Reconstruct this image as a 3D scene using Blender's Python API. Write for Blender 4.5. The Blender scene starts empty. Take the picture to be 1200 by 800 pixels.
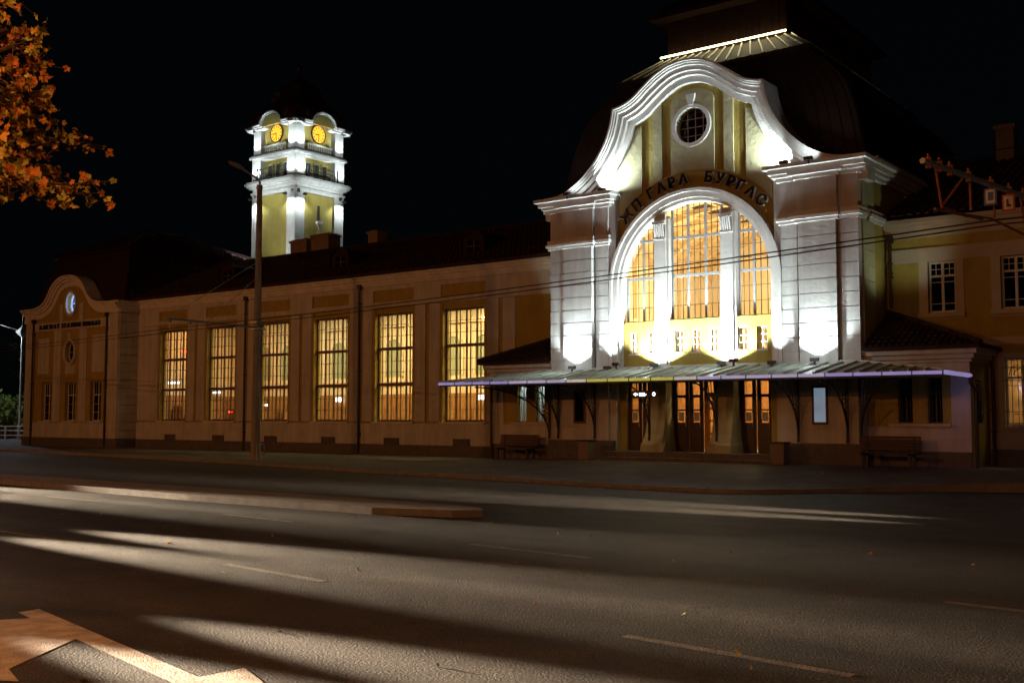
import bpy, bmesh, math, random
from math import sin, cos, pi, sqrt, radians, atan2
from mathutils import Vector, Matrix
from mathutils.geometry import tessellate_polygon
random.seed(7)
S = bpy.context.scene
COL = S.collection
# ---------------------------------------------------------------- camera
cam = bpy.data.objects.new('camera', bpy.data.cameras.new('camera'))
COL.objects.link(cam); S.camera = cam
cam.data.sensor_width = 36; cam.data.lens = 1288/1200*36
cam.data.clip_start = .1; cam.data.clip_end = 2000
cam.location = (0, 0, 1.8)
cam.rotation_euler = (pi/2 + math.atan(88/1288), 0, radians(37.4))
# ---------------------------------------------------------------- world: night sky
W = bpy.data.worlds.new('World'); S.world = W; W.use_nodes = True
nt = W.node_tree; nt.nodes.clear()
sky = nt.nodes.new('ShaderNodeTexSky'); sky.sky_type = 'NISHITA'; sky.sun_disc = False
sky.sun_elevation = radians(4); sky.sun_rotation = radians(200)
mx = nt.nodes.new('ShaderNodeMix'); mx.data_type = 'RGBA'; mx.inputs[0].default_value = .9
bg = nt.nodes.new('ShaderNodeBackground'); out = nt.nodes.new('ShaderNodeOutputWorld')
nt.links.new(sky.outputs[0], mx.inputs[6]); mx.inputs[7].default_value = (.5, .8, 1.1, 1)
nt.links.new(mx.outputs[2], bg.inputs[0]); bg.inputs[1].default_value = .0011
nt.links.new(bg.outputs[0], out.inputs[0])
S.view_settings.view_transform = 'Standard'; S.view_settings.look = 'None'
S.view_settings.exposure = 0; S.view_settings.gamma = 1
S.render.engine = 'CYCLES'
S.cycles.max_bounces = 6; S.cycles.diffuse_bounces = 3; S.cycles.glossy_bounces = 3
S.cycles.transparent_max_bounces = 12; S.cycles.sample_clamp_indirect = 3
S.cycles.use_denoising = True; S.cycles.caustics_reflective = False; S.cycles.caustics_refractive = False
# light strengths in one place
SODIUM = (1, .35, .10); COLD = (.80, .94, .97); WARM = (1, .73, .36)
E_STREET = 4700; E_PIER = 900; E_ARCH = 1900; E_GABLE = 360; E_TOWER = 650; E_HALL = 950; E_WING = 420

# ---------------------------------------------------------------- helpers
def lamp(name, kind, loc, energy, color, parent=None, aim=None, size=.1, angle=90, blend=.3, sy=None):
    l = bpy.data.lights.new(name, kind); l.energy = energy; l.color = color
    if kind == 'AREA':
        l.shape = 'RECTANGLE'; l.size = size; l.size_y = sy or size
    else: l.shadow_soft_size = size
    if kind == 'SPOT': l.spot_size = radians(angle); l.spot_blend = blend
    o = bpy.data.objects.new(name, l); COL.objects.link(o)
    if aim: o.rotation_euler = (Vector(aim)-Vector(loc)).to_track_quat('-Z', 'Y').to_euler()
    if parent: o.parent = parent; o.location = Vector(loc)-wloc(parent)
    else: o.location = loc
    return o
def wloc(o):
    v = Vector(o.location)
    while o.parent: o = o.parent; v = v+Vector(o.location)
    return v
def tag(o, label=None, cat=None, group=None, kind=None):
    if label: o['label'] = label
    if cat: o['category'] = cat
    if group: o['group'] = group
    if kind: o['kind'] = kind
    return o
def empty(name, loc, label, cat, group=None):
    o = bpy.data.objects.new(name, None); COL.objects.link(o); o.location = loc; o.empty_display_size = .3
    return tag(o, label, cat, group)
class MB:
    def __init__(s): s.v = []; s.f = []
    def add(s, vs, fs):
        n = len(s.v); s.v += [tuple(v) for v in vs]; s.f += [tuple(i+n for i in f) for f in fs]; return s
    def box(s, x0, x1, y0, y1, z0, z1):
        x0, x1 = min(x0, x1), max(x0, x1); y0, y1 = min(y0, y1), max(y0, y1); z0, z1 = min(z0, z1), max(z0, z1)
        return s.add([(x0,y0,z0),(x1,y0,z0),(x1,y1,z0),(x0,y1,z0),(x0,y0,z1),(x1,y0,z1),(x1,y1,z1),(x0,y1,z1)],
                     [(0,3,2,1),(4,5,6,7),(0,1,5,4),(1,2,6,5),(2,3,7,6),(3,0,4,7)])
    def plate(s, outer, holes, a, b, ax='y'):
        """flat shape with holes in a plane, extruded from a to b along ax"""
        loops = [outer]+list(holes); flat = [p for l in loops for p in l]
        tris = tessellate_polygon([[Vector((p[0], p[1], 0)) for p in l] for l in loops])
        m = (lambda p, c: (p[0], c, p[1])) if ax == 'y' else ((lambda p, c: (c, p[0], p[1])) if ax == 'x' else (lambda p, c: (p[0], p[1], c)))
        n = len(flat); vs = [m(p, a) for p in flat]+[m(p, b) for p in flat]
        fs = [tuple(t) for t in tris]+[tuple(i+n for i in reversed(t)) for t in tris]
        k = 0
        for l in loops:
            c = len(l)
            for i in range(c): j = (i+1) % c; fs.append((k+i, k+j, k+j+n, k+i+n))
            k += c
        return s.add(vs, fs)
    def poly(s, pts): return s.add(pts, [tuple(range(len(pts)))])
    def tube(s, pts, r, n=8, r2=None, cap=True):
        pts = [Vector(p) for p in pts]; N = len(pts); vs = []; fs = []; up = None
        for i, p in enumerate(pts):
            d = (pts[min(i+1, N-1)]-pts[max(i-1, 0)]).normalized()
            if up is None: up = Vector((0,0,1)) if abs(d.z) < .9 else Vector((1,0,0))
            a = d.cross(up).normalized(); b = a.cross(d).normalized(); up = b
            rr = r if r2 is None else r+(r2-r)*i/(N-1)
            for k in range(n):
                t = 2*pi*k/n; vs.append(p+a*cos(t)*rr+b*sin(t)*rr)
        for i in range(N-1):
            for k in range(n): j = (k+1) % n; fs.append((i*n+k, i*n+j, i*n+n+j, i*n+n+k))
        if cap: fs.append(tuple(range(n-1, -1, -1))); fs.append(tuple((N-1)*n+k for k in range(n)))
        return s.add(vs, fs)
    def lathe(s, prof, c=(0,0,0), n=16, ax='z'):
        vs = []; fs = []; N = len(prof)
        for (r, z) in prof:
            for k in range(n):
                t = 2*pi*k/n; x, y = r*cos(t), r*sin(t)
                p = (x, y, z) if ax == 'z' else ((x, z, y) if ax == 'y' else (z, x, y))
                vs.append((p[0]+c[0], p[1]+c[1], p[2]+c[2]))
        for i in range(N-1):
            for k in range(n): j = (k+1) % n; fs.append((i*n+k, i*n+j, i*n+n+j, i*n+n+k))
        fs.append(tuple(range(n))); fs.append(tuple((N-1)*n+k for k in range(n)))
        return s.add(vs, fs)
    def sq(s, prof, c=(0,0,0)):
        """square lathe: prof of (halfx, halfy, z)"""
        vs = []; fs = []
        for (a, b, z) in prof: vs += [(c[0]-a,c[1]-b,c[2]+z),(c[0]+a,c[1]-b,c[2]+z),(c[0]+a,c[1]+b,c[2]+z),(c[0]-a,c[1]+b,c[2]+z)]
        for i in range(len(prof)-1):
            for k in range(4): j = (k+1) % 4; fs.append((i*4+k, i*4+j, i*4+4+j, i*4+4+k))
        n = len(vs); fs += [(3,2,1,0), (n-4,n-3,n-2,n-1)]
        return s.add(vs, fs)
    def band(s, path, o0, o1, y0, y1, closed=False):
        """moulding strip following a path in the XZ plane, between offsets o0..o1, from y0 to y1"""
        P = offset(path, o0, closed); Q = offset(path, o1, closed); n = len(P); vs = []
        for p, q in zip(P, Q): vs += [(p[0],y0,p[1]),(q[0],y0,q[1]),(q[0],y1,q[1]),(p[0],y1,p[1])]
        fs = []
        for i in range(n if closed else n-1):
            j = (i+1) % n
            for k in range(4): l = (k+1) % 4; fs.append((i*4+k, i*4+l, j*4+l, j*4+k))
        if not closed: fs += [(0,1,2,3), (n*4-4, n*4-3, n*4-2, n*4-1)]
        return s.add(vs, fs)
    def cleanband(s, path, o0, o1, y0, y1):
        def cl(d):
            if d == 0: return list(path)
            out = []
            for q in offset(path, d):
                m_ = 9
                for a, b in zip(path, path[1:]):
                    dx, dz = b[0]-a[0], b[1]-a[1]; t = max(0, min(1, ((q[0]-a[0])*dx+(q[1]-a[1])*dz)/(dx*dx+dz*dz+1e-12)))
                    m_ = min(m_, math.hypot(q[0]-a[0]-dx*t, q[1]-a[1]-dz*t))
                if m_ > abs(d)-.012: out.append(q)
            return out
        return s.plate(cl(o0)+cl(o1)[::-1], [], y0, y1)
    def build(s, name, mat, parent=None, smooth=False, label=None, bevel=0):
        me = bpy.data.meshes.new(name); off = wloc(parent) if parent else Vector((0,0,0))
        me.from_pydata([tuple(Vector(v)-off) for v in s.v], [], s.f); me.validate(); me.materials.append(mat)
        bm = bmesh.new(); bm.from_mesh(me); bmesh.ops.recalc_face_normals(bm, faces=bm.faces); bm.to_mesh(me); bm.free()
        if smooth:
            for p in me.polygons: p.use_smooth = True
            me.set_sharp_from_angle(angle=radians(42))
        o = bpy.data.objects.new(name, me); COL.objects.link(o)
        if parent: o.parent = parent
        if label: o['label'] = label
        if bevel:
            b = o.modifiers.new('bevel', 'BEVEL'); b.width = bevel; b.segments = 1; b.limit_method = 'ANGLE'
        return o
def offset(path, d, closed=False):
    if d == 0: return list(path)
    n = len(path); out = []
    for i in range(n):
        if closed: a, b, c = path[i-1], path[i], path[(i+1) % n]
        else: a, b, c = path[max(i-1,0)], path[i], path[min(i+1,n-1)]
        def nrm(p, q):
            dx, dz = q[0]-p[0], q[1]-p[1]; l = math.hypot(dx, dz)
            return None if l < 1e-9 else Vector((dz/l, -dx/l))
        n1 = nrm(a, b); n2 = nrm(b, c); n1 = n1 or n2; n2 = n2 or n1
        m = (n1+n2).normalized(); k = d/max(.45, m.dot(n1)); out.append((b[0]+m.x*k, b[1]+m.y*k))
    return out
def rect(x0, x1, z0, z1): return [(x0,z0),(x1,z0),(x1,z1),(x0,z1)]
def ell(cx, cz, rx, rz, n=32): return [(cx+rx*cos(2*pi*i/n), cz+rz*sin(2*pi*i/n)) for i in range(n)]
def spline(pts, m=5):
    out = []; n = len(pts)
    for i in range(n-1):
        p0, p1, p2, p3 = pts[max(i-1,0)], pts[i], pts[i+1], pts[min(i+2,n-1)]
        for k in range(m):
            t = k/m
            out.append(tuple(.5*((2*p1[c])+(-p0[c]+p2[c])*t+(2*p0[c]-5*p1[c]+4*p2[c]-p3[c])*t*t+(-p0[c]+3*p1[c]-3*p2[c]+p3[c])*t**3) for c in range(len(p1))))
    out.append(tuple(pts[-1])); return out
def copy_thing(o, loc, label=None, group=None):
    def cp(a, par):
        c = a.copy(); COL.objects.link(c); c.parent = par
        for ch in a.children: cp(ch, c)
        return c
    r = cp(o, None); r.location = loc
    if label: r['label'] = label
    if group: r['group'] = group
    return r

# ---------------------------------------------------------------- materials
def mat(name, col, rough=.8, col2=None, scale=3, bump=.1, bscale=30, metal=0, spec=.3, detail=6, stain=0, coords='Object'):
    m = bpy.data.materials.new(name); m.use_nodes = True; t = m.node_tree; N = t.nodes; L = t.links
    b = N['Principled BSDF']; b.inputs['Roughness'].default_value = rough; b.inputs['Metallic'].default_value = metal
    b.inputs['Specular IOR Level'].default_value = spec
    tc = N.new('ShaderNodeTexCoord'); n1 = N.new('ShaderNodeTexNoise'); n1.inputs['Scale'].default_value = scale; n1.inputs['Detail'].default_value = detail
    L.new(tc.outputs[coords], n1.inputs['Vector'])
    r = N.new('ShaderNodeValToRGB'); c2 = col2 or tuple(c*.78 for c in col)
    r.color_ramp.elements[0].position = .32; r.color_ramp.elements[1].position = .68
    r.color_ramp.elements[0].color = (*c2, 1); r.color_ramp.elements[1].color = (*col, 1)
    L.new(n1.outputs[0], r.inputs[0]); src = r.outputs[0]
    if stain:
        mp = N.new('ShaderNodeMapping'); mp.inputs['Scale'].default_value = (2.2, 2.2, .25)
        L.new(tc.outputs[coords], mp.inputs[0])
        n3 = N.new('ShaderNodeTexNoise'); n3.inputs['Scale'].default_value = 1.6; n3.inputs['Detail'].default_value = 5; L.new(mp.outputs[0], n3.inputs['Vector'])
        rr = N.new('ShaderNodeMapRange'); rr.inputs[1].default_value = .35; rr.inputs[2].default_value = .65; rr.inputs[3].default_value = 1-stain; rr.inputs[4].default_value = 1
        L.new(n3.outputs[0], rr.inputs[0])
        mm = N.new('ShaderNodeMix'); mm.data_type = 'RGBA'; mm.blend_type = 'MULTIPLY'; mm.inputs[0].default_value = 1
        L.new(src, mm.inputs[6]); L.new(rr.outputs[0], mm.inputs[7]); src = mm.outputs[2]
    L.new(src, b.inputs['Base Color'])
    if bump:
        n2 = N.new('ShaderNodeTexNoise'); n2.inputs['Scale'].default_value = bscale; n2.inputs['Detail'].default_value = 5
        L.new(tc.outputs[coords], n2.inputs['Vector'])
        bp = N.new('ShaderNodeBump'); bp.inputs['Strength'].default_value = bump; bp.inputs['Distance'].default_value = .03
        L.new(n2.outputs[0], bp.inputs['Height']); L.new(bp.outputs[0], b.inputs['Normal'])
    return m
def emit(name, col, s, tex=0):
    m = bpy.data.materials.new(name); m.use_nodes = True; t = m.node_tree; b = t.nodes['Principled BSDF']
    b.inputs['Base Color'].default_value = (*[c*.5 for c in col], 1)
    b.inputs['Emission Color'].default_value = (*col, 1); b.inputs['Emission Strength'].default_value = s
    if tex:
        tc = t.nodes.new('ShaderNodeTexCoord'); n = t.nodes.new('ShaderNodeTexNoise'); n.inputs['Scale'].default_value = tex
        r = t.nodes.new('ShaderNodeMapRange'); r.inputs[3].default_value = s*.7; r.inputs[4].default_value = s*1.3
        t.links.new(tc.outputs['Object'], n.inputs['Vector']); t.links.new(n.outputs[0], r.inputs[0]); t.links.new(r.outputs[0], b.inputs['Emission Strength'])
    return m
def glassmat(name, tint=(.96,.95,.92), refl=.12, rough=.03):
    m = bpy.data.materials.new(name); m.use_nodes = True; t = m.node_tree; N = t.nodes; L = t.links; N.clear()
    o = N.new('ShaderNodeOutputMaterial'); mix = N.new('ShaderNodeMixShader'); tr = N.new('ShaderNodeBsdfTransparent'); g = N.new('ShaderNodeBsdfGlossy')
    tr.inputs[0].default_value = (*tint, 1); g.inputs['Roughness'].default_value = rough; g.inputs[0].default_value = (1,1,1,1)
    lw = N.new('ShaderNodeLayerWeight'); lw.inputs[0].default_value = .5; fr = N.new('ShaderNodeMath'); fr.operation = 'POWER'; fr.inputs[1].default_value = 5; L.new(lw.outputs['Facing'], fr.inputs[0])
    ad = N.new('ShaderNodeMath'); ad.operation = 'ADD'; ad.inputs[1].default_value = refl*.4; ad.use_clamp = True
    tc = N.new('ShaderNodeTexCoord'); n = N.new('ShaderNodeTexNoise'); n.inputs['Scale'].default_value = 1.3
    bp = N.new('ShaderNodeBump'); bp.inputs['Strength'].default_value = .04
    L.new(tc.outputs['Object'], n.inputs['Vector']); L.new(n.outputs[0], bp.inputs['Height']); L.new(bp.outputs[0], g.inputs['Normal'])
    L.new(fr.outputs[0], ad.inputs[0]); L.new(ad.outputs[0], mix.inputs[0]); L.new(tr.outputs[0], mix.inputs[1]); L.new(g.outputs[0], mix.inputs[2]); L.new(mix.outputs[0], o.inputs[0])
    return m
M = {}
M['white'] = mat('white_plaster', (.70,.68,.64), .85, (.58,.56,.53), 2, .35, 14, stain=.12)
M['stone'] = mat('painted_rustic_render', (.58,.57,.54), .88, (.49,.48,.455), 1.4, .35, 6, stain=.2)
M['ochre'] = mat('ochre_render', (.40,.31,.075), .9, (.34,.26,.06), 2.2, .5, 9, stain=.12)
M['panel'] = mat('pale_ochre_panel', (.40,.37,.22), .9, (.35,.32,.19), 2.5, .7, 6)
M['plinth'] = mat('granite_plinth', (.14,.12,.11), .7, (.09,.08,.075), 5, .3, 40)
M['tile'] = mat('clay_roof_tile', (.055,.026,.018), .85, (.028,.015,.011), 4, .2, 50, spec=.12)
M['rmetal'] = mat('brown_roof_sheet', (.026,.016,.012), .65, (.018,.011,.009), 3, .05, 20, spec=.22)
M['darkroof'] = mat('dark_red_roof', (.038,.017,.013), .85, (.024,.012,.010), 3, .1, 30, spec=.15)
M['seam'] = mat('canopy_sheet_metal', (.52,.54,.47), .45, (.43,.45,.39), 3, .05, 12, spec=.5)
M['iron'] = mat('painted_iron', (.03,.03,.032), .45, (.018,.018,.02), 8, .08, 60, spec=.5)
M['pipe'] = mat('brown_downpipe', (.035,.022,.018), .45, None, 6, 0, spec=.5)
M['frame'] = mat('white_window_frame', (.62,.63,.62), .5, (.55,.56,.55), 8, .05, 50)
M['brownframe'] = mat('brown_window_frame', (.16,.10,.06), .5, (.12,.075,.045), 10, .1, 60)
M['wood'] = mat('dark_varnished_wood', (.055,.026,.014), .4, (.035,.017,.01), 9, .1, 40, spec=.5)
M['oak'] = mat('golden_oak', (.42,.22,.07), .4, (.32,.16,.05), 9, .1, 40, spec=.5)
M['asphalt'] = mat('asphalt', (.050,.043,.038), .72, (.026,.021,.018), 1.3, .55, 45, spec=.35, detail=12)
M['paving'] = mat('paving', (.15,.14,.13), .8, (.10,.095,.09), 1.2, .4, 30)
M['kerb'] = mat('kerb_stone', (.22,.20,.18), .8, (.15,.14,.13), 4, .4, 30)
M['paint'] = mat('worn_road_paint', (.50,.47,.43), .7, (.26,.235,.21), 5, .6, 60, detail=10)
M['faintpaint'] = mat('old_road_paint', (.20,.18,.15), .75, (.085,.075,.065), 7, .6, 60, detail=10)
M['concrete'] = mat('concrete', (.30,.28,.25), .85, (.22,.21,.19), 3, .4, 20, stain=.2)
M['steel'] = mat('galvanised_steel', (.42,.42,.42), .5, (.30,.30,.30), 6, .1, 40, metal=.6)
M['insul'] = mat('rusty_orange_fitting', (.34,.13,.05), .6, (.2,.08,.04), 9, .2, 40)
M['cream'] = mat('cream_interior_plaster', (.72,.62,.44), .85, (.68,.58,.40), 1, .1, 10)
M['ceil'] = mat('interior_ceiling', (.66,.52,.30), .8, (.55,.41,.22), .8, .1, 10)
M['intwood'] = mat('interior_wood_panel', (.40,.20,.07), .5, (.30,.14,.05), 6, .1, 20)
M['floor'] = mat('interior_stone_floor', (.35,.30,.24), .4, None, 2, .05, 20)
M['glass'] = glassmat('window_glass')
M['dglass'] = glassmat('dark_window_glass', (.35,.38,.42), .1)
M['letter'] = mat('black_letter_face', (.012,.012,.012), .8, None, 5, 0, spec=.1)
M['greyframe'] = mat('grey_window_frame', (.34,.36,.38), .6, (.28,.30,.32), 8, .05, 50)
M['thinbar'] = mat('lead_glazing_bar', (.10,.09,.08), .6, None, 5, 0)
M['rubber'] = mat('tyre_rubber', (.02,.02,.02), .8, None, 20, .1, 60)
M['bark'] = mat('bark', (.13,.085,.05), .9, (.07,.045,.03), 14, .6, 40)
M['leafgreen'] = mat('green_foliage', (.07,.11,.025), .7, (.035,.06,.015), .6, 0)
M['darkleaf'] = mat('dark_foliage', (.035,.05,.02), .8, (.02,.03,.012), .5, 0)
M['curtain'] = mat('pale_curtain', (.6,.62,.6), .9, None, 12, .2, 8)
M['darkroom'] = mat('dark_room', (.05,.045,.04), .9, None, 2, 0)
M['bench'] = mat('bench_slats', (.09,.05,.03), .6, (.06,.035,.02), 12, .2, 40)
M['bin'] = mat('pebble_dash_bin', (.30,.25,.21), .9, (.16,.13,.11), 40, .6, 60)
def paving_joints(m):
    t = m.node_tree; N = t.nodes; L = t.links; b = N['Principled BSDF']
    src = b.inputs['Base Color'].links[0].from_socket; tc = [n for n in N if n.type == 'TEX_COORD'][0]
    br = N.new('ShaderNodeTexBrick'); br.inputs['Scale'].default_value = 1; br.inputs['Brick Width'].default_value = .4; br.inputs['Row Height'].default_value = .2
    br.inputs['Mortar Size'].default_value = .008; br.inputs['Color1'].default_value = (1,1,1,1); br.inputs['Color2'].default_value = (.75,.75,.75,1); br.inputs['Mortar'].default_value = (.35,.33,.3,1)
    L.new(tc.outputs['Object'], br.inputs['Vector'])
    mm = N.new('ShaderNodeMix'); mm.data_type = 'RGBA'; mm.blend_type = 'MULTIPLY'; mm.inputs[0].default_value = 1
    L.new(src, mm.inputs[6]); L.new(br.outputs[0], mm.inputs[7]); L.new(mm.outputs[2], b.inputs['Base Color'])
paving_joints(M['paving'])
def asphalt_detail(m):
    t = m.node_tree; N = t.nodes; L = t.links; b = N['Principled BSDF']
    src = b.inputs['Base Color'].links[0].from_socket; tc = [n for n in N if n.type == 'TEX_COORD'][0]
    # long wear lanes and oil, plus aggregate speckle and cracks
    mp = N.new('ShaderNodeMapping'); mp.inputs['Rotation'].default_value = (0,0,radians(8)); mp.inputs['Scale'].default_value = (.05, .9, 1)
    L.new(tc.outputs['Object'], mp.inputs[0]); n = N.new('ShaderNodeTexNoise'); n.inputs['Scale'].default_value = 1; n.inputs['Detail'].default_value = 4; L.new(mp.outputs[0], n.inputs['Vector'])
    r = N.new('ShaderNodeMapRange'); r.inputs[1].default_value = .3; r.inputs[2].default_value = .7; r.inputs[3].default_value = .62; r.inputs[4].default_value = 1.3; L.new(n.outputs[0], r.inputs[0])
    v = N.new('ShaderNodeTexVoronoi'); v.inputs['Scale'].default_value = 38; L.new(tc.outputs['Object'], v.inputs['Vector'])
    r2 = N.new('ShaderNodeMapRange'); r2.inputs[1].default_value = 0; r2.inputs[2].default_value = .6; r2.inputs[3].default_value = 2.1; r2.inputs[4].default_value = .6; L.new(v.outputs[0], r2.inputs[0])
    vc = N.new('ShaderNodeTexVoronoi'); vc.feature = 'DISTANCE_TO_EDGE'; vc.inputs['Scale'].default_value = .35
    nd = N.new('ShaderNodeTexNoise'); nd.inputs['Scale'].default_value = 1.5; L.new(tc.outputs['Object'], nd.inputs['Vector'])
    ad = N.new('ShaderNodeVectorMath'); ad.operation = 'ADD'; L.new(tc.outputs['Object'], ad.inputs[0]); L.new(nd.outputs['Color'], ad.inputs[1]); L.new(ad.outputs[0], vc.inputs['Vector'])
    r3 = N.new('ShaderNodeMapRange'); r3.inputs[1].default_value = .001; r3.inputs[2].default_value = .006; r3.inputs[3].default_value = .45; r3.inputs[4].default_value = 1; L.new(vc.outputs[0], r3.inputs[0])
    m1 = N.new('ShaderNodeMath'); m1.operation = 'MULTIPLY'; L.new(r.outputs[0], m1.inputs[0]); L.new(r2.outputs[0], m1.inputs[1])
    m2 = N.new('ShaderNodeMath'); m2.operation = 'MULTIPLY'; L.new(m1.outputs[0], m2.inputs[0]); L.new(r3.outputs[0], m2.inputs[1])
    mm = N.new('ShaderNodeMix'); mm.data_type = 'RGBA'; mm.blend_type = 'MULTIPLY'; mm.inputs[0].default_value = 1
    L.new(src, mm.inputs[6]); L.new(m2.outputs[0], mm.inputs[7]); L.new(mm.outputs[2], b.inputs['Base Color'])
asphalt_detail(M['asphalt'])
def leafmat(name, stops):
    m = bpy.data.materials.new(name); m.use_nodes = True; t = m.node_tree; N = t.nodes; L = t.links; b = N['Principled BSDF']
    g = N.new('ShaderNodeNewGeometry'); r = N.new('ShaderNodeValToRGB'); r.color_ramp.interpolation = 'LINEAR'
    e = r.color_ramp.elements; e[0].position = 0; e[0].color = (*stops[0], 1); e[1].position = 1; e[1].color = (*stops[-1], 1)
    for i, c in enumerate(stops[1:-1]): k = e.new((i+1)/(len(stops)-1)); k.color = (*c, 1)
    L.new(g.outputs['Random Per Island'], r.inputs[0]); L.new(r.outputs[0], b.inputs['Base Color']); b.inputs['Roughness'].default_value = .6
    b.inputs['Specular IOR Level'].default_value = .25
    return m
M['autumn'] = leafmat('autumn_leaves', [(.30,.10,.02),(.48,.20,.03),(.42,.16,.02),(.60,.38,.07),(.46,.40,.08),(.38,.42,.09)])
M['bush'] = leafmat('bush_leaves', [(.05,.10,.02),(.12,.17,.03),(.20,.22,.05),(.07,.12,.03)])

# ---------------------------------------------------------------- ground, road, pavement
def structure(mb, name, m, smooth=False): return tag(mb.build(name, m, smooth=smooth), kind='structure')
g = MB(); g.poly([(-600,-300,-.03),(400,-300,-.03),(400,600,-.03),(-600,600,-.03)]); structure(g, 'ground', mat('dry_ground', (.07,.065,.05), .95, None, .5, .3, 5))
road = MB(); road.poly([(-150,-40,0),(80,-40,0),(80,33,0),(-150,33,0)]); structure(road, 'road', M['asphalt'])
KP = [(-140,34),(-95,32.4),(-66,30.2),(-48,28.8),(-34,27.0),(-27,25.6),(-20.4,24.7),(-17,24.1),(-13.6,23.6),(-12,23.6),(-11,24.0),(-9.7,25.6),(-8.2,27.1),(-6.5,28.1),(-3,28.8),(10,29),(60,29)]
KP = spline(KP, 4)
def pav_z(x, y):
    a = min(1, max(0, (x+30)/10)); a = a*a*(3-2*a); b = min(1, max(0, (y-25)/6)); b = b*b*(3-2*b)
    return .10+.2*a*b
pv = MB(); rows = []
for (x, y) in KP:
    ys = [y+.16+(60-y)*t for t in (0,.02,.05,.08,.12,.16,.2,.3,.5,1)]
    rows.append([(x, yy, pav_z(x, yy)) for yy in ys])
vs = [p for r in rows for p in r]; n = 10
pv.add(vs, [(i*n+k, i*n+k+1, i*n+n+k+1, i*n+n+k) for i in range(len(rows)-1) for k in range(n-1)])
structure(pv, 'pavement', M['paving'], True)
kb = MB(); P0 = offset([(x,y) for x,y in KP], 0); P1 = offset([(x,y) for x,y in KP], -.16)
for i in range(len(KP)-1):
    a, b, c, d = P0[i], P0[i+1], P1[i+1], P1[i]; z = [pav_z(*p)+.006 for p in (a, b, c, d)]
    kb.add([(a[0],a[1],-.02),(b[0],b[1],-.02),(c[0],c[1],-.02),(d[0],d[1],-.02),(a[0],a[1],z[0]),(b[0],b[1],z[1]),(c[0],c[1],z[2]),(d[0],d[1],z[3])],
           [(0,1,5,4),(4,5,6,7),(2,3,7,6)])
structure(kb, 'kerb', M['kerb'])
isl = MB(); ip = [(-110,17.6),(-60,16.1),(-40,15.5),(-28,15.15),(-20,14.7),(-14.5,14.7),(-12.9,15.1),(-12.5,15.5),(-12.9,15.9),(-15,16.2),(-28,16.6),(-60,17.8),(-110,19.2)]
isl.plate(ip, [], -.02, .13, 'z'); structure(isl, 'traffic_island', M['kerb'])
jt = MB()
# painted markings (4 mm sheets)
def quad(mb, x, y, l, w, slope=0, z=.004):
    dx, dy = l/2, w/2
    mb.poly([(x-dx, y-slope*dx*-1-dy if 0 else y-slope*dx-dy, z), (x+dx, y+slope*dx-dy, z), (x+dx, y+slope*dx+dy, z), (x-dx, y-slope*dx+dy, z)])
for i in range(-6, 4):
    x = -8.9+6.75*i; y = 12.0-.14*(x+8.9) if x > -17 else 13.1-.05*(x+15.6)
    q = MB(); quad(q, x, y, 2.2, .13, -.12 if x > -17 else -.05); structure(q, 'road_marking', M['faintpaint'])
for i in range(-4, 3):
    x = -3.85+6.2*i; y = 7.75-.13*(x+3.85) if x > -11 else 8.7-.05*(x+11)
    q = MB(); quad(q, x, y, 2.0, .12, -.12 if x > -11 else -.05); structure(q, 'road_marking', M['faintpaint'])
zz = MB(); zz.poly([(-9.86,5.40,.004),(-9.49,5.31,.004),(-9.87,4.7,.004),(-9.6,4.2,.004),(-8.1,3.6,.004),(-7.30,4.02,.004),(-7.72,4.17,.004),(-8.32,5.05,.004),(-6.44,4.63,.004),(-6.1,4.1,.004),(-5.8,4.1,.004),(-5.95,5.01,.004),(-6.40,5.21,.004),(-6.43,4.84,.004),(-9.87,5.61,.004)])
zp_ = [(v[0], v[1]) for v in zz.v]; bm = MB(); bm.add([(p[0], p[1], .004) for p in zp_], [tuple(t) for t in tessellate_polygon([[Vector((p[0], p[1], 0)) for p in zp_]])]); structure(bm, 'road_marking', M['paint'])

# ---------------------------------------------------------------- tiled roofs
def tiles(mb, o, u, v, n, urange, vlen, w=.24, l=.36):
    """rows of curved clay tiles on a slope. o origin, u along eave, v up the slope, n normal; urange(t)->(u0,u1)"""
    o, u, v, n = Vector(o), Vector(u).normalized(), Vector(v).normalized(), Vector(n).normalized()
    r = int(vlen/l)+1
    for j in range(r):
        t0 = j*l; a, b = urange(t0+l*.5); k0 = math.ceil(a/w); k1 = int(b/w)
        for k in range(k0, k1):
            uu = k*w; jit = random.uniform(-.008, .008); vs = []
            for tt, h in ((t0-.03, .055+jit), (min(t0+l, vlen), .02)):
                for s in range(5):
                    a_ = pi*s/4; vs.append(o+u*(uu+w*.5-cos(a_)*w*.36)+v*tt+n*(h*.4+sin(a_)*.07+ (h-.02)))
            vs2 = [o+u*uu+v*(t0-.03)+n*.02, o+u*(uu+w)+v*(t0-.03)+n*.02]
            mb.add(vs, [(s, s+1, s+6, s+5) for s in range(4)]+[(4,3,2,1,0)])
def slope_poly(mb, pts, th=.06):
    mb.add(pts, [tuple(range(len(pts)))])
def ridge(mb, a, b, r=.09, l=.36):
    a, b = Vector(a), Vector(b); d = b-a; n = max(1, int(d.length/l)); d = d/n
    for i in range(n): mb.tube([a+d*i-d.normalized()*.02, a+d*(i+1)], r*1.12, 8, r)

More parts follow.
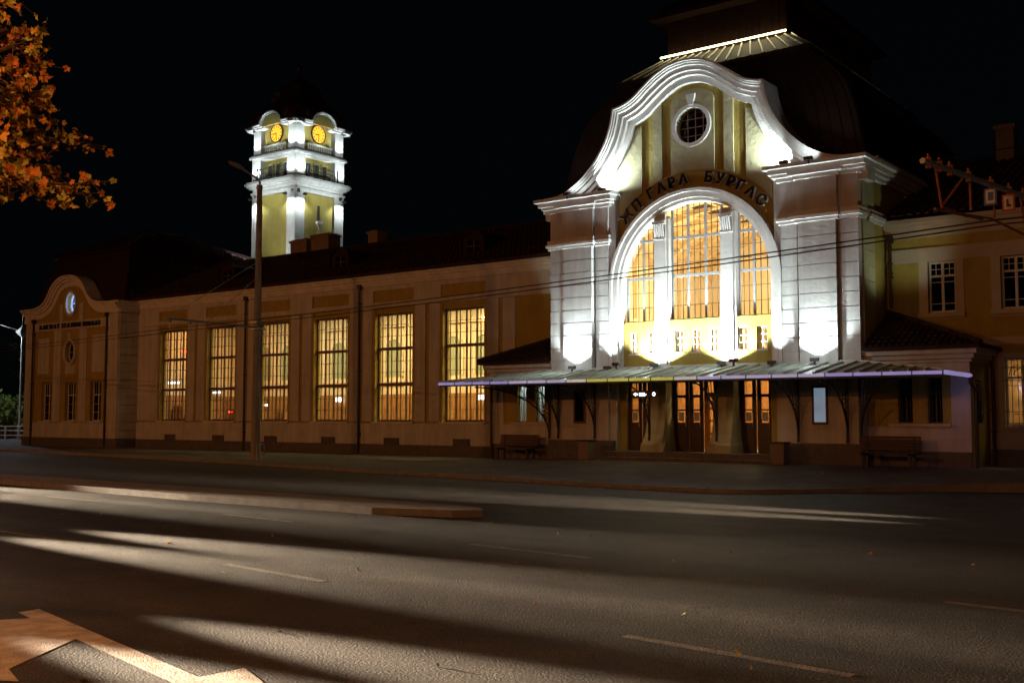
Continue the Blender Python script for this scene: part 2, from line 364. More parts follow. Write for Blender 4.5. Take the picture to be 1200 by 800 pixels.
# ================================================================ LONG WING
YW = 35.94
wing = empty('station_wing', (-40, YW, 0), 'long low station wing with six tall lit windows between end pavilion and floodlit hall', 'building wing')
WX = [-51.70+4.085*i for i in range(6)]; WWID = 2.3; Z0, Z1 = 1.58, 6.46
holes = [rect(x, x+WWID, Z0, Z1) for x in WX]
MB().plate(rect(-53.75,-23.7,0.05,8.0), holes, YW+.06, YW+.45).build('wall', M['ochre'], wing)
def blocks(mb, x0, x1, y0, y1, z0, z1, h=.42, gap=.022, dep=.025):
    n = max(1, round((z1-z0)/h)); h = (z1-z0)/n
    mb.box(x0+dep, x1-dep, y0+dep, y1, z0, z1)
    for i in range(n): mb.box(x0, x1, y0, y1-.001, z0+i*h+gap/2, z0+(i+1)*h-gap/2)
piers = [(-53.75, WX[0]-.16)]+[(WX[i]+WWID+.16, WX[i+1]-.16) for i in range(5)]+[(WX[5]+WWID+.16, -26.2)]
for a, b in piers:
    trim = MB()
    if b-a > 1.2 and a > -53:
        m_ = (a+b)/2 if b < -27 else a+.73
        for c, d in ((a, m_-.11), (m_+.11, b if b < -27 else m_+.75)): blocks(trim, c, d, YW, YW+.06, 1.58, 6.75)
    else: blocks(trim, a, b, YW, YW+.06, 1.58, 6.75)
    trim.build('pilaster', M['stone'], wing)
fr = MB()
fr.plate(rect(-53.75,-23.7,6.76,7.72), [rect(x-.1, x+WWID+.1, 6.98, 7.52) for x in WX], YW-.01, YW+.06)
blocks(fr, -53.75, -23.7, YW-.03, YW+.06, .56, 1.50, .47)
fr.build('frieze', M['stone'], wing)
cr = MB()
for (z0, z1, p) in ((7.73,7.82,.06),(7.82,7.98,.12),(7.98,8.10,.22),(8.10,8.22,.30)): cr.box(-53.75, -23.7, YW-p, YW+.3, z0, z1)
cr.build('cornice', M['white'], wing)
pl = MB(); pl.plate(rect(-53.75,-27,-.05,.55), [], YW-.09, YW+.2); pl.build('plinth', M['plinth'], wing)
for x in WX:
    v = MB(); v.box(x+.66, x+1.59, YW-.06, YW+.02, .5, .86); 
    for k in range(7): v.box(x+.70+k*.13, x+.73+k*.13, YW-.08, YW-.06, .52, .84)
    v.build('basement_grille', M['plinth'], wing)
    si = MB(); si.box(x-.12, x+WWID+.12, YW-.09, YW+.3, 1.50, 1.58); si.build('window_sill', M['white'], wing)
    w = MB(); ya, yb = YW+.24, YW+.31
    for xx in (x, x+WWID-.07): w.box(xx, xx+.07, ya, yb, Z0, Z1)
    for zz_ in (Z0, Z1-.07): w.box(x, x+WWID, ya-.002, yb+.002, zz_, zz_+.07)
    for zz_ in (3.18, 4.80): w.box(x, x+WWID, ya-.02, yb+.02, zz_, zz_+.13)
    for k in (1,2,3): w.box(x+k*WWID/4-.027, x+k*WWID/4+.027, ya-.01, yb+.01, Z0, Z1)
    for (a, b) in ((1.58,3.18),(3.31,4.8),(4.93,6.46)):
        for k in (1,2): w.box(x, x+WWID, ya+.02, yb-.02, a+(b-a)*k/3-.012, a+(b-a)*k/3+.012)
    wf = w.build('window', M['brownframe'], wing)
    gl = MB(); gl.box(x+.05, x+WWID-.05, ya+.03, ya+.036, Z0+.03, Z1-.03); gl.build('pane', M['glass'], wf)
    w2 = MB(); ya, yb = YW+.50, YW+.55
    for k in range(5): w2.box(x+k*WWID/4-.02, x+k*WWID/4+.02, ya, yb, Z0, Z1)
    for zz_ in (1.6, 3.2, 4.82, 6.4): w2.box(x, x+WWID, ya, yb, zz_, zz_+.07)
    w2.build('inner_frame', M['brownframe'], wf)
    sr = MB()
    for (c, d) in ((x-.155, x), (x+WWID, x+WWID+.155)): sr.box(c, d, YW+.02, YW+.06, 1.58, 6.74)
    sr.build('window_surround', M['ochre'], wing)
def downpipe(x, y, z0, z1, par, name='downpipe', hop=True):
    d = MB(); d.tube([(x, y, z0), (x, y, z1)], .055, 8)
    if hop: d.box(x-.1, x+.1, y-.08, y+.1, z1-.1, z1+.12)
    for z in (z0+1, (z0+z1)/2, z1-.8): d.box(x-.07, x+.07, y-.065, y+.1, z, z+.05)
    return d.build(name, M['pipe'], par)
for x in ((WX[1]+WWID+WX[2])/2+.05, (WX[3]+WWID+WX[4])/2+.0): downpipe(x, YW-.12, 0, 7.75, wing)
# interior of the wing
it = MB(); y0, y1 = YW+.6, YW+6.2
it.box(-53.6,-24, y1, y1+.1, 0, 7.6); it.box(-53.6,-53.5,y0,y1,0,7.6); it.box(-24.1,-24,y0,y1,0,7.6)
it.box(-53.6,-24,y0,y1,7.5,7.6)
for i in range(15):
    xx = -53.35+i*2.05; it.box(xx-.16, xx+.16, y1-.14, y1, 0, 7.5)
it.box(-53.5,-24.1,y1-.25,y1,6.5,6.7); it.box(-53.5,-24.1,y1-.2,y1,3.6,3.72)
it.build('interior_wall', M['cream'], wing)
MB().box(-53.6,-24,y0,y1,.3,.4).build('interior_floor', M['floor'], wing)
nm_ = mat('green_lit_niche', (.34,.38,.25), .8, None, 1, 0)  # green light inside the niches is put into this panel colour
for i in range(14):   # arched niches on the rear wall
    xx = -52.325+i*2.05; z = 5.25; ar = [(xx+.60*cos(t), z+.60*sin(t)) for t in [pi*k/12 for k in range(13)]]
    nb = MB(); nb.band([(xx+.6,3.9)]+ar+[(xx-.6,3.9)], 0, .09, y1-.1, y1); n_o = nb.build('niche', M['cream'], wing)
    MB().plate([(xx-.6,3.9),(xx+.6,3.9)]+ar, [], y1-.03, y1-.01).build('niche_back', nm_, n_o)
iw = MB()
iw.box(-53.4,-24.1,y1-.9,y1-.26,.4,2.95)
for i in range(29): iw.box(-53.2+i, -53.1+i, y1-.95, y1-.9, .4, 2.95)
for (xx, zz_) in ((-52.9,2.4),(-51.9,1.9),(-50.2,2.6),(-48.2,2.2),(-46.1,2.5),(-44.2,2.0)): iw.box(xx, xx+.7, y0+1.2, y0+1.5, .4, zz_)
iw.box(-53.4,-53.0,y0,y1,.4,3.0)
iw.build('ticket_counter', M['intwood'], wing)
for x in (-38.9,-34.8,-30.6):
    for k in (-.5, .6):
        MB().box(x+k-.22, x+k+.22, y1-1.0, y1-.96, 1.5, 2.3).build('poster', M['oak'], wing)
sg = emit('white_sign_light', (.85,.9,1), 5)
for (x, z, w_) in ((-33.4,2.62,.9),(-29.4,2.35,.5),(-27.9,3.0,.25),(-46.9,2.55,.9),(-45.4,2.65,.3),(-43.2,2.6,.5)): MB().box(x, x+w_, y1-1.15, y1-1.1, z, z+.22).build('lit_panel', sg, wing)
for (x, z, w_) in ((-53.2,3.25,1.3),(-53.3,3.65,1.0),(-49.9,3.05,1.3),(-46.2,2.2,.8),(-45.0,2.35,.3)): MB().box(x, x+w_, y0+1.1, y0+1.13, z, z+.10).build('lit_shelf', sg, wing)
rd = emit('red_indicator_light', (1,.03,.01), 12)
for (x, z) in ((-51.25,5.4),(-51.1,5.36),(-47.1,2.05),(-46.6,2.03)): MB().lathe([(.01,-.05),(.09,-.03),(.1,.0),(.09,.03),(.01,.05)], (x, y0+.6, z), 10).build('red_light', rd, wing)
tube = emit('tube_light', (1,.93,.75), 14)
for (x, e, c) in ((-51.3,160,(1,.50,.16)),(-47,210,(1,.86,.5)),(-43,260,(1,.86,.48)),(-38,E_WING,(1,.76,.34)),(-33.5,E_WING*.95,(1,.77,.35)),(-29.2,E_WING*1.3,(1,.78,.37)),(-25.6,E_WING*.5,(1,.8,.45))):
    MB().box(x-.6, x+.6, y0+2.4, y0+2.7, 7.38, 7.46).build('ceiling_light', tube if x > -40 else M['frame'], wing)
    lamp('wing_interior_lamp', 'AREA', (x, y0+2.5, 7.3), e, c, wing, aim=(x, y0+3.2, 0), size=2.2, sy=1.2)
# wing roof
EZ, RZ, RY = 8.26, 10.95, 42.0
rf = MB(); ex0, ex1 = -54.5, -23.0
rf.poly([(ex0,YW-.42,EZ),(ex1,YW-.42,EZ),(ex1,RY,RZ),(ex0,RY,RZ)]); rf.poly([(ex0,RY,RZ),(ex1,RY,RZ),(ex1,48.5,EZ),(ex0,48.5,EZ)])
rf.box(ex0,ex1,YW-.48,YW-.36,8.2,8.32)
sl = Vector((0, RY-YW+.42, RZ-EZ)); ln = sl.length; nv = Vector((0,-sl.z,sl.y))
tiles(rf, (ex0, YW-.42, EZ), (1,0,0), sl, nv, lambda t: (0, ex1-ex0), ln, .27, .4)
ridge(rf, (ex0,RY,RZ+.05), (ex1,RY,RZ+.05), .12)
wr = rf.build('roof', M['tile'], wing)
def roofz(y): return EZ+(RZ-EZ)*(y-YW+.42)/(RY-YW+.42)
for x in (-47.75,-39.1,-30.67):
    yd = 37.3; zb = roofz(yd)-.1; d = MB()
    prof = [(x-.62,zb),(x+.62,zb),(x+.62,zb+.72)]+[(x+.62*cos(t), zb+.72+.3*sin(t)) for t in [pi*k/8 for k in range(1,8)]]+[(x-.62,zb+.72)]
    d.plate(prof, [rect(x-.34,x+.34,zb+.2,zb+.68)], yd, yd+.12)
    dm = d.build('dormer', M['darkroof'], wing)
    c = MB(); top = [(x+.62*cos(t), zb+.72+.3*sin(t)) for t in [pi*k/8 for k in range(9)]]
    full = [(x+.64,zb)]+top+[(x-.64,zb)]
    c.band(full, 0, .05, yd-.12, yd+1.9); c.build('dormer_cover', M['rmetal'], dm)
    w = MB(); w.box(x-.34,x+.34,yd+.06,yd+.1,zb+.2,zb+.68); w.build('dormer_window', M['dglass'], dm)
    b = MB(); b.box(x-.02,x+.02,yd+.02,yd+.06,zb+.2,zb+.68); b.box(x-.34,x+.34,yd+.02,yd+.05,zb+.42,zb+.45); b.build('glazing_bar', M['brownframe'], dm)
def chimney(x0, x1, y, z0, z1, par, d=.7):
    c = MB(); c.box(x0, x1, y, y+d, z0, z1); c.box(x0-.07, x1+.07, y-.07, y+d+.07, z1, z1+.14); c.box(x0+.06,x1-.06,y+.06,y+d-.06,z1+.14,z1+.2)
    c.build('chimney', mat('chimney_render', (.36,.27,.22), .9, (.26,.2,.16), 3, .3, 20), par)
chimney(-48.35,-47.0,42.2,10.2,11.75,wing,.9); chimney(-46.6,-45.2,42.2,10.2,11.9,wing,.9); chimney(-41.9,-41.2,42,10.2,11.6,wing)

# ================================================================ END PAVILION
YE = 34.76; EX0, EX1, EC = -63.35, -53.75, -58.55
endp = empty('end_pavilion', (EC, YE, 0), 'left end pavilion with curved gable, blue lit oval window and three narrow windows', 'building wing')
half = [(0,9.92),(.5,9.90),(1.0,9.78),(1.5,9.50),(1.85,9.15),(2.15,8.75),(2.55,8.42),(3.1,8.24),(3.7,8.18),(4.35,8.16),(5.0,8.16)]
hs = spline(half, 4); gp = [(EC-u, z) for u, z in reversed(hs)]+[(EC+u, z) for u, z in hs[1:]]
inner = offset(gp, .3)
body = [(EX0,.05),(EX1,.05)]+[p for p in reversed(inner) if EX0 <= p[0] <= EX1]
WE = [(-61.58,-60.5),(-59.05,-57.97),(-56.45,-55.37)]
eh = [rect(a, b, 1.56, 3.78) for a, b in WE]+[ell(EC,8.32,.48,.62), ell(EC,5.5,.48,.62)]
MB().plate(body, eh, YE, YE+.4).build('wall', M['ochre'], endp)
mo = MB()
for (a, b, p) in ((0,.10,.42),(.10,.22,.30),(.22,.34,.2),(.34,.62,.08)): mo.band(gp, a, b, YE-p, YE+.42)
mo.box(EC-5.0,EC-4.3,YE-.1,YE+.4,7.35,7.55)
for x0, x1 in ((EX1-.02, EX1+.42),):
    for (z0, z1, p) in ((7.6,7.75,.08),(7.75,7.9,.2),(7.9,8.05,.3),(8.05,8.16,.4)): mo.box(EX1, EX1+p, YE-p, YW, z0, z1)
mo.build('gable_moulding', M['white'], endp)
tr = MB()
for (a, b) in ((EX0,EX0+.82),(EX1-1.0,EX1)):
    blocks(tr, a, b, YE-.09, YE, .6, 7.5, .45)
for u in (-1.35, 1.35): blocks(tr, EC+u-.37, EC+u+.37, YE-.07, YE, 1.5, 6.8, .6)
tr.box(EX0+.82,EX1-1.0,YE-.08,YE,6.82,7.3)
blocks(tr, EX0+.82, EX1-1.0, YE-.07, YE, .6, 1.45, .42)
for u in (-2.85, 2.85): tr.plate(rect(EC+u-.62,EC+u+.62,4.3,6.4), [], YE-.04, YE)
tr.plate(rect(EC-.5,EC+.5,4.25,4.75)+[], [], YE-.04, YE)
tr.band(ell(EC,8.32,.48,.62), 0, .16, YE-.12, YE, True); tr.band(ell(EC,5.5,.48,.62), 0, .16, YE-.12, YE, True)
tr.plate([(EC-.1,6.25),(EC+.1,6.25),(EC+.14,6.6),(EC-.14,6.6)], [], YE-.15, YE)
for u in (-1.05,1.05): tr.box(EC+u-.2,EC+u+.2,YE-.05,YE,7.3,8.3)
for (a, b) in WE: tr.box(a-.12,b+.12,YE-.12,YE+.1,1.46,1.56)
tr.build('facade_trim', M['stone'], endp)
sw = MB(); sw.box(EX1-.4, EX1, YE+.4, YW+.1, .05, 8.0); blocks(sw, EX1, EX1+.05, YE, YW, .6, 7.5, .45); sw.box(EX0,EX0+.4,YE+.4,46.5,.05,8.0); sw.box(EX0,EX1,46.4,46.6,.05,8); sw.build('side_wall', M['stone'], endp)
p = MB(); p.box(EX0-.1, EX1+.1, YE-.14, YE+.1, -.05, .58); p.box(EX1-.1, EX1+.1, YE+.1, YW-.1, -.05, .58); p.build('plinth', M['plinth'], endp)
for (a, b) in WE:
    w = MB(); y = YE+.2
    for xx in (a, b-.06): w.box(xx, xx+.06, y, y+.06, 1.56, 3.78)
    w.box((a+b)/2-.03,(a+b)/2+.03,y-.01,y+.05,1.56,3.78)
    for z in (1.56, 3.0, 3.72): w.box(a, b, y, y+.062, z, z+.06)
    for q in (.25,.75): w.box(a+(b-a)*q-.012,a+(b-a)*q+.012,y+.01,y+.04,3.0,3.78)
    for z in (2.05,2.52): w.box(a,b,y+.012,y+.042,z-.01,z+.01)
    f = w.build('window', M['frame'], endp); MB().box(a+.02,b-.02,y+.03,y+.034,1.6,3.74).build('pane', M['dglass'], f)
    MB().box(a+.1,b-.1,y+.3,y+.34,1.5,3.8).build('curtain', M['curtain'], f)
for z, nm in ((8.32,'oval_window'),(5.5,'oval_window')):
    w = MB(); w.band(ell(EC,z,.48,.62), -.05, 0, YE+.16, YE+.24, True); w.box(EC-.015,EC+.015,YE+.17,YE+.2,z-.6,z+.6); w.box(EC-.46,EC+.46,YE+.17,YE+.2,z-.015,z+.015)
    f = w.build(nm, M['frame'], endp)
    MB().plate(ell(EC,z,.46,.6), [], YE+.2, YE+.204).build('pane', M['dglass'], f)
    if z > 8:
        MB().band(ell(EC,z,.36,.50), 0, .07, YE+.215, YE+.24, True).build('led_ring', emit('blue_led', (.45,.6,1), 9), f)
        lamp('oval_window_lamp', 'POINT', (EC, YE+.1, z), 7, (.5,.62,1), endp, size=.15)
        MB().plate(ell(EC,z,.36,.5), [], YE+.26, YE+.27).build('backlit_disc', emit('blue_backlight', (.16,.3,.75), .8), f)
MB().box(EX0+.4,EX1-.4,YE+1.2,YE+1.3,.1,8).build('interior_wall', M['darkroom'], endp)
for x in (EX0+.95, EX1-.98): downpipe(x, YE-.17, 0, 7.45, endp)
# mansard roof
er = MB()
er.sq([(4.75,5.7,8.15),(4.5,5.45,8.9),(4.0,5.0,10.6),(3.75,4.75,11.3)], (-58.5,40.7,0))
er.sq([(4.0,5.0,11.28),(4.0,5.0,11.40),(.05,1.2,13.05)], (-58.5,40.7,0))
for (f0, f1, dirx) in ((0,1,1),):
    fy0, fy1 = 35.0, 35.9
    tiles(er, (-63.1,fy0+.15,8.4), (1,0,0), (0,.95,2.9), (0,-2.9,.95), lambda t: (t*.28, 9.2-t*.28), 3.05, .3, .42)
    tiles(er, (-53.87,35.2,8.4), (0,1,0), (-.9,0,2.9), (2.9,0,.9), lambda t: (t*.28, 11-t*.28), 3.05, .3, .42)
    tiles(er, (-54.5,35.7,11.40), (0,1,0), (-3.95,0,1.65), (1.65,0,3.95), lambda t: (t*.93, 10-t*.93), 4.25, .3, .42)
    tiles(er, (-62.5,35.7,11.40), (1,0,0), (0,3.8,1.65), (0,-1.65,3.8), lambda t: (t*.95, 8-t*.95), 4.0, .3, .42)
for (a, b) in (((-54.5,35.7,11.45),(-58.45,39.5,13.1)),((-54.5,45.7,11.45),(-58.45,41.9,13.1)),((-62.5,35.7,11.45),(-58.5,39.5,13.1)),((-58.45,39.5,13.1),(-58.45,41.9,13.1))): ridge(er, a, b, .11)
ridge(er, (-54.0,35.25,8.9), (-54.7,35.95,11.3), .1)
er.build('roof', M['darkroof'], endp)
def text_mesh(name, body, size, ext, m, parent, place):
    """place: function(i, n, char, width_so_far, total) -> Matrix ; one mesh of solid letters"""
    glyphs = []; x = 0
    for ch in body:
        if ch == ' ': x += size*.45; continue
        cu = bpy.data.curves.new('t', 'FONT'); cu.body = ch; cu.size = size; cu.extrude = ext; cu.offset = size*.028; cu.align_x = 'CENTER'
        o = bpy.data.objects.new('t', cu); COL.objects.link(o); dg = bpy.context.evaluated_depsgraph_get(); dg.update()
        me = bpy.data.meshes.new_from_object(o.evaluated_get(dg)); xs = [v.co.x for v in me.vertices]; w = max(xs)-min(xs); c0 = (max(xs)+min(xs))/2
        glyphs.append((me, x+w/2, c0)); x += w+size*.13; bpy.data.objects.remove(o)
    tot = x; mb = MB()
    for me, cx, c0 in glyphs:
        Mx = place(cx-tot/2)
        mb.add([Mx @ (Vector(v.co)-Vector((c0,0,0))) for v in me.vertices], [tuple(p.vertices) for p in me.polygons])
    return mb.build(name, m, parent)
R90 = Matrix.Rotation(pi/2, 4, 'X')
text_mesh('lettering', 'RAILWAY STATION BURGAS', .36, .03, M['iron'], endp, lambda s: Matrix.Translation((EC+s*1.12, YE-.15, 6.93)) @ R90)

# ================================================================ MAIN HALL
C = -17.9; YM = 33.5; YG = 33.78; ZS = 6.37
hall = empty('station_hall', (C, YM, .3), 'floodlit main station hall with curved gable, huge arched window and dark mansard roof', 'building')
gh = [[(0,14.12),(.6,14.04),(1.15,13.80),(1.65,13.46),(2.1,13.12),(2.5,12.94),(2.92,12.86)], [(2.92,12.86),(3.03,12.28),(3.27,11.66),(3.66,11.08),(4.17,10.56),(4.75,10.18),(5.35,9.98),(6.2,9.92)]]
hs = spline(gh[0], 5)[:-1]+spline(gh[1], 5)
GP = [(C-u, z) for u, z in reversed(hs)]+[(C+u, z) for u, z in hs[1:]]
def arch(R, n=36, z0=None, zs=ZS):
    pts = [(C-R*cos(pi*i/n), zs+R*sin(pi*i/n)) for i in range(n+1)]
    if z0 is not None: pts = [(C-R, z0)]+pts+[(C+R, z0)]
    return pts
UX = 3.05   # half width of the central field
ing = offset(GP, .35)
wallp = [(C-UX,.3),(C+UX,.3),(C+UX,9.7),(C-UX,9.7)]
upperp = [(C-5.7,9.7),(C+5.7,9.7)]+[p for p in reversed(ing) if abs(p[0]-C) < 5.7 and p[1] > 9.72]
mulx = [C-1.28, C+1.28]; MWD = .21
SW = [(-20.5,-20.15),(-19.78,-19.45),(-18.68,-18.36),(-18.03,-17.7),(-17.38,-17.05),(-16.3,-15.95),(-15.62,-15.25)]
DB = [(C-2.75,C-1.62),(C-.92,C+.92),(C+1.62,C+2.75)]
wh = [arch(2.88, z0=5.16)]+[rect(a, b, 4.02, 4.80) for a, b in SW]+[rect(a, b, .6, 3.05) for a, b in DB]
MB().plate(wallp, wh, YG, YG+.4).plate(upperp, [ell(C,11.9,.62,.62)], YG, YG+.4).build('wall', M['ochre'], hall)
av = MB(); av.band(arch(3.3, z0=3.5), 0, .11, YM-.02, YG); av.band(arch(3.19, z0=3.5), 0, .2, YM+.05, YG); av.band(arch(2.99, z0=3.5), 0, .12, YM+.14, YG+.42)
av.build('archivolt', M['white'], hall, True)
# raised panels
pn = MB(); RL = 3.98
def arcz(u): return ZS+sqrt(max(0, RL*RL-u*u))
cp = [(C+.84*cos(t), 12.75+.45*sin(t)) for t in [pi*k/12 for k in range(13)]]
low = [(C-.84+.168*k, arcz(-.84+.168*k)) for k in range(11)]
pn.plate(cp+low, [ell(C,11.9,.62,.62)], YG-.06, YG)
for s in (-1, 1):
    q = [(C+s*1.2,arcz(1.2)),(C+s*1.38,arcz(1.38)),(C+s*1.56,arcz(1.56)),(C+s*1.56,12.72),(C+s*1.38,12.88),(C+s*1.2,12.99)]
    pn.plate(q, [], YG-.06, YG)
    q = [(C+s*u, arcz(u)) for u in (2.02,2.3,2.6)]+[(C+s*u, z) for u, z in ((2.93,8.95),(2.93,9.9),(3.6,10.0),(3.45,10.25),(3.0,10.75),(2.72,11.3),(2.55,11.9),(2.45,12.05),(2.02,12.2))]
    pn.plate(q, [], YG-.06, YG)
pn.build('gable_panel', M['panel'], hall)
oc = MB(); oc.band(ell(C,11.9,.62,.62,40), 0, .13, YG-.14, YG+.1, True); oc.plate([(C-.10,12.6),(C+.10,12.6),(C+.17,13.0),(C-.17,13.0)], [], YG-.17, YG-.0)
oc.build('oculus_frame', M['white'], hall)
w = MB()
for k in (-1,0,1): w.box(C+k*.3-.012,C+k*.3+.012,YG+.2,YG+.23,11.9-sqrt(.36-(k*.3)**2),11.9+sqrt(.36-(k*.3)**2)); w.box(C-sqrt(.36-(k*.3)**2),C+sqrt(.36-(k*.3)**2),YG+.2,YG+.23,11.9+k*.3-.012,11.9+k*.3+.012)
f = w.build('oculus_window', M['frame'], hall); MB().plate(ell(C,11.9,.62,.62), [], YG+.24, YG+.25).build('pane', M['dglass'], f)
MB().box(C-1,C+1,YG+.6,YG+.62,11,12.8).build('attic_wall', M['darkroom'], hall)
# gable moulding
mo = MB()
for (a, b, p) in ((0,.07,.62),(.07,.13,.56),(.13,.20,.50),(.20,.36,.40),(.36,.50,.30),(.50,.72,.16)):
    mo.cleanband(GP, a, b, YM-p+.25, YG+.5)
mo.build('gable_moulding', M['white'], hall)
# corner piers
for s in (-1, 1):
    pr = MB(); X = lambda u: C+s*u
    def blk(u0, u1, y, z0, z1, h=.47): a, b = sorted((X(u0), X(u1))); blocks(pr, a, b, y, YG+.3, z0, z1, h, .026, .04)
    blk(3.32,3.86,YM-.02,3.4,8.0); blk(3.95,5.20,YM-.16,3.4,8.0); blk(5.29,5.87,YM-.02,3.4,8.0)
    a, b = sorted((X(UX), X(5.85))); pr.box(a, b, YM+.06, YG+.4, .3, 9.6)
    blk(3.32,5.87,YM-.06,.95,3.4,.5)
    pr.build('corner_pier', M['stone'], hall)
    fz = MB()
    for (u0, u1, y) in ((3.32,3.9,YM-.02),(3.9,5.24,YM-.14),(5.24,5.87,YM-.02)): a, b = sorted((X(u0), X(u1))); fz.box(a, b, y, YG+.3, 8.36, 9.4)
    fz.build('frieze_panel', M['stone'], hall)
    cn = MB()
    for (z0, z1, p) in ((8.0,8.1,.1),(8.1,8.2,.18),(8.2,8.36,.12)):
        for (u0, u1, dy) in ((3.30,5.88,0),(3.9,5.24,.12)):
            a, b = sorted((X(u0-p*.6), X(u1+p*.6))); cn.box(a, b, YM-p-dy, YG+.3, z0+.001*(dy>0), z1-.001*(dy>0))
    for (z0, z1, p) in ((9.4,9.52,.12),(9.52,9.62,.26),(9.62,9.78,.36),(9.78,9.90,.50)):
        for (u0, u1, dy) in ((3.30,5.88,0),(3.9,5.24,.1)):
            if dy and z0 > 9.6: continue
            a, b = sorted((X(u0-p*.8), X(u1+p*.9))); cn.box(a, b, YM-p-dy, YG+.45, z0+.001*(dy>0), z1-.001*(dy>0))
    # return along the side of the hall
    xs = C+s*5.87
    for (z0, z1, p) in ((8.0,8.1,.1),(8.1,8.2,.18),(8.2,8.36,.12),(9.4,9.52,.12),(9.52,9.62,.26),(9.62,9.78,.36),(9.78,9.90,.50),(9.9,10.02,.42)):
        if p > 0: a, b = sorted((xs-.3, xs+s*p)); cn.box(a, b, YG+.45, 38.9+p*.5, z0, z1)
    cn.build('cornice', M['white'], hall)
    sd = MB(); a, b = sorted((xs-s*.02, xs-s*.35)); sd.box(a, b, YG+.4, 39, .3, 9.5)
    sd.build('side_wall', M['ochre'], hall)
    sp = MB(); a, b = sorted((xs-s*.02, xs+s*.05))
    for (y0_, y1_) in ((YM+.28, YM+1.3),(38.1,38.95)): blocks(sp, a, b, y0_, y1_, .3, 8.0, .47); sp.box(a, b, y0_, y1_, 8.36, 9.4)
    sp.build('side_pilaster', M['panel'], hall)
    p = MB(); a, b = sorted((X(3.1), X(5.95))); p.box(a, b, YM-.12, YM+.3, .1, .95); p.build('plinth', M['plinth'], hall)
# mullion pilasters in the great window and flared piers under
for mxx in mulx:
    m_ = MB(); zt = ZS+sqrt(2.9**2-(abs(mxx-C)+MWD)**2)+.02
    m_.box(mxx-MWD, mxx+MWD, YG-.1, YG+.3, 3.5, zt); m_.box(mxx-MWD-.08, mxx-MWD, YG-.02, YG+.3, 3.5, zt-.02); m_.box(mxx+MWD, mxx+MWD+.08, YG-.02, YG+.3, 3.5, zt-.12)
    mp_ = m_.build('window_pier', M['white'], hall)
    c = MB(); c.box(mxx-MWD-.03,mxx+MWD+.03,YG-.16,YG-.1,8.0,8.06); c.box(mxx-MWD-.04,mxx+MWD+.04,YG-.25,YG-.1,8.55,8.66)
    for k in range(5): c.tube([(mxx-MWD+.04+k*.083, YG-.12, 8.06),(mxx-MWD+.04+k*.083, YG-.17, 8.25),(mxx-MWD+.04+k*.083, YG-.24, 8.55)], .03, 8)
    c.build('scroll_capital', M['white'], mp_, True)
for ux in (-1.27, 1.27):
    m_ = MB(); x = C+ux; vs = []
    for (z, y, h) in ((.55,YM-.62,.42),(.85,YM-.60,.41),(.95,YM-.50,.38),(1.2,YM-.36,.36),(1.7,YM-.22,.35),(2.6,YM-.16,.35),(3.4,YM-.16,.35)): vs += [(x-h,y,z),(x+h,y,z),(x+h,YG+.35,z),(x-h,YG+.35,z)]
    m_.add(vs, [(i*4+k, i*4+(k+1)%4, i*4+4+(k+1)%4, i*4+4+k) for i in range(6) for k in range(4)]+[(0,1,2,3),(24,25,26,27)]); m_.build('flared_pier', M['panel'], hall)
# great window
def glaze(name, u0, u1, majors, trans, par):
    w = MB(); tb = MB(); R = 2.86; zb = 5.16; y = YG+.22; top = lambda u: ZS+sqrt(max(0, R*R-u*u))
    for u in [u0+.04]+majors+[u1-.04]: w.box(C+u-.04, C+u+.04, y-.03, y+.05, zb, top(abs(u)+.04))
    for z in [zb]+trans:
        a, b = u0, u1
        if z > ZS: r_ = sqrt(max(0,R*R-(z-ZS+.05)**2)); a, b = max(a, -r_), min(b, r_)
        if b > a: w.box(C+a, C+b, y-.031, y+.051, z-.045, z+.045)
    cuts = [u0]+majors+[u1]
    for a, b in zip(cuts, cuts[1:]):
        for k in (1, 2): u = a+(b-a)*k/3; tb.box(C+u-.011, C+u+.011, y, y+.03, zb, top(abs(u)))
    zz_ = [zb]+trans+[9.3]
    for a, b in zip(zz_, zz_[1:]):
        for k in ((1, 2) if b-a > 1.0 else (1,)):
            z = a+(b-a)*k/(3 if b-a > 1.0 else 2); aa, bb = u0, u1
            if z > ZS: r_ = sqrt(max(0,R*R-(z-ZS)**2)); aa, bb = max(aa, -r_), min(bb, r_)
            if bb > aa: tb.box(C+aa, C+bb, y+.001, y+.031, z-.009, z+.009)
    f = w.build(name, M['greyframe'], par); tb.build('glazing_bar', M['thinbar'], f)
    pts = [(C+u0,zb),(C+u1,zb)]+[(C+u, top(abs(u))) for u in [u1+(u0-u1)*k/14 for k in range(15)]]
    MB().plate(pts, [], y+.012, y+.018).build('pane', M['glass'], f)
trs = [6.72, 8.06]
glaze('great_window', -1.0, 1.0, [-.34,.34], trs, hall); glaze('great_window', -2.83, -1.55, [-2.13], trs, hall); glaze('great_window', 1.55, 2.83, [2.13], trs, hall)
for a, b in SW:
    w = MB(); y = YG+.07
    for xx in (a, (a+b)/2-.018, b-.036): w.box(xx, xx+.036, y, y+.04, 4.02, 4.80)
    for z in (4.02, 4.27, 4.51, 4.764): w.box(a, b, y+.001, y+.041, z, z+.03)
    f = w.build('small_window', M['frame'], hall); MB().box(a,b,y+.02,y+.024,4.03,4.79).build('pane', M['glass'], f)
    MB().box(a-.03,b+.03,YG-.05,YG+.1,3.98,4.02).build('window_sill', M['white'], hall)
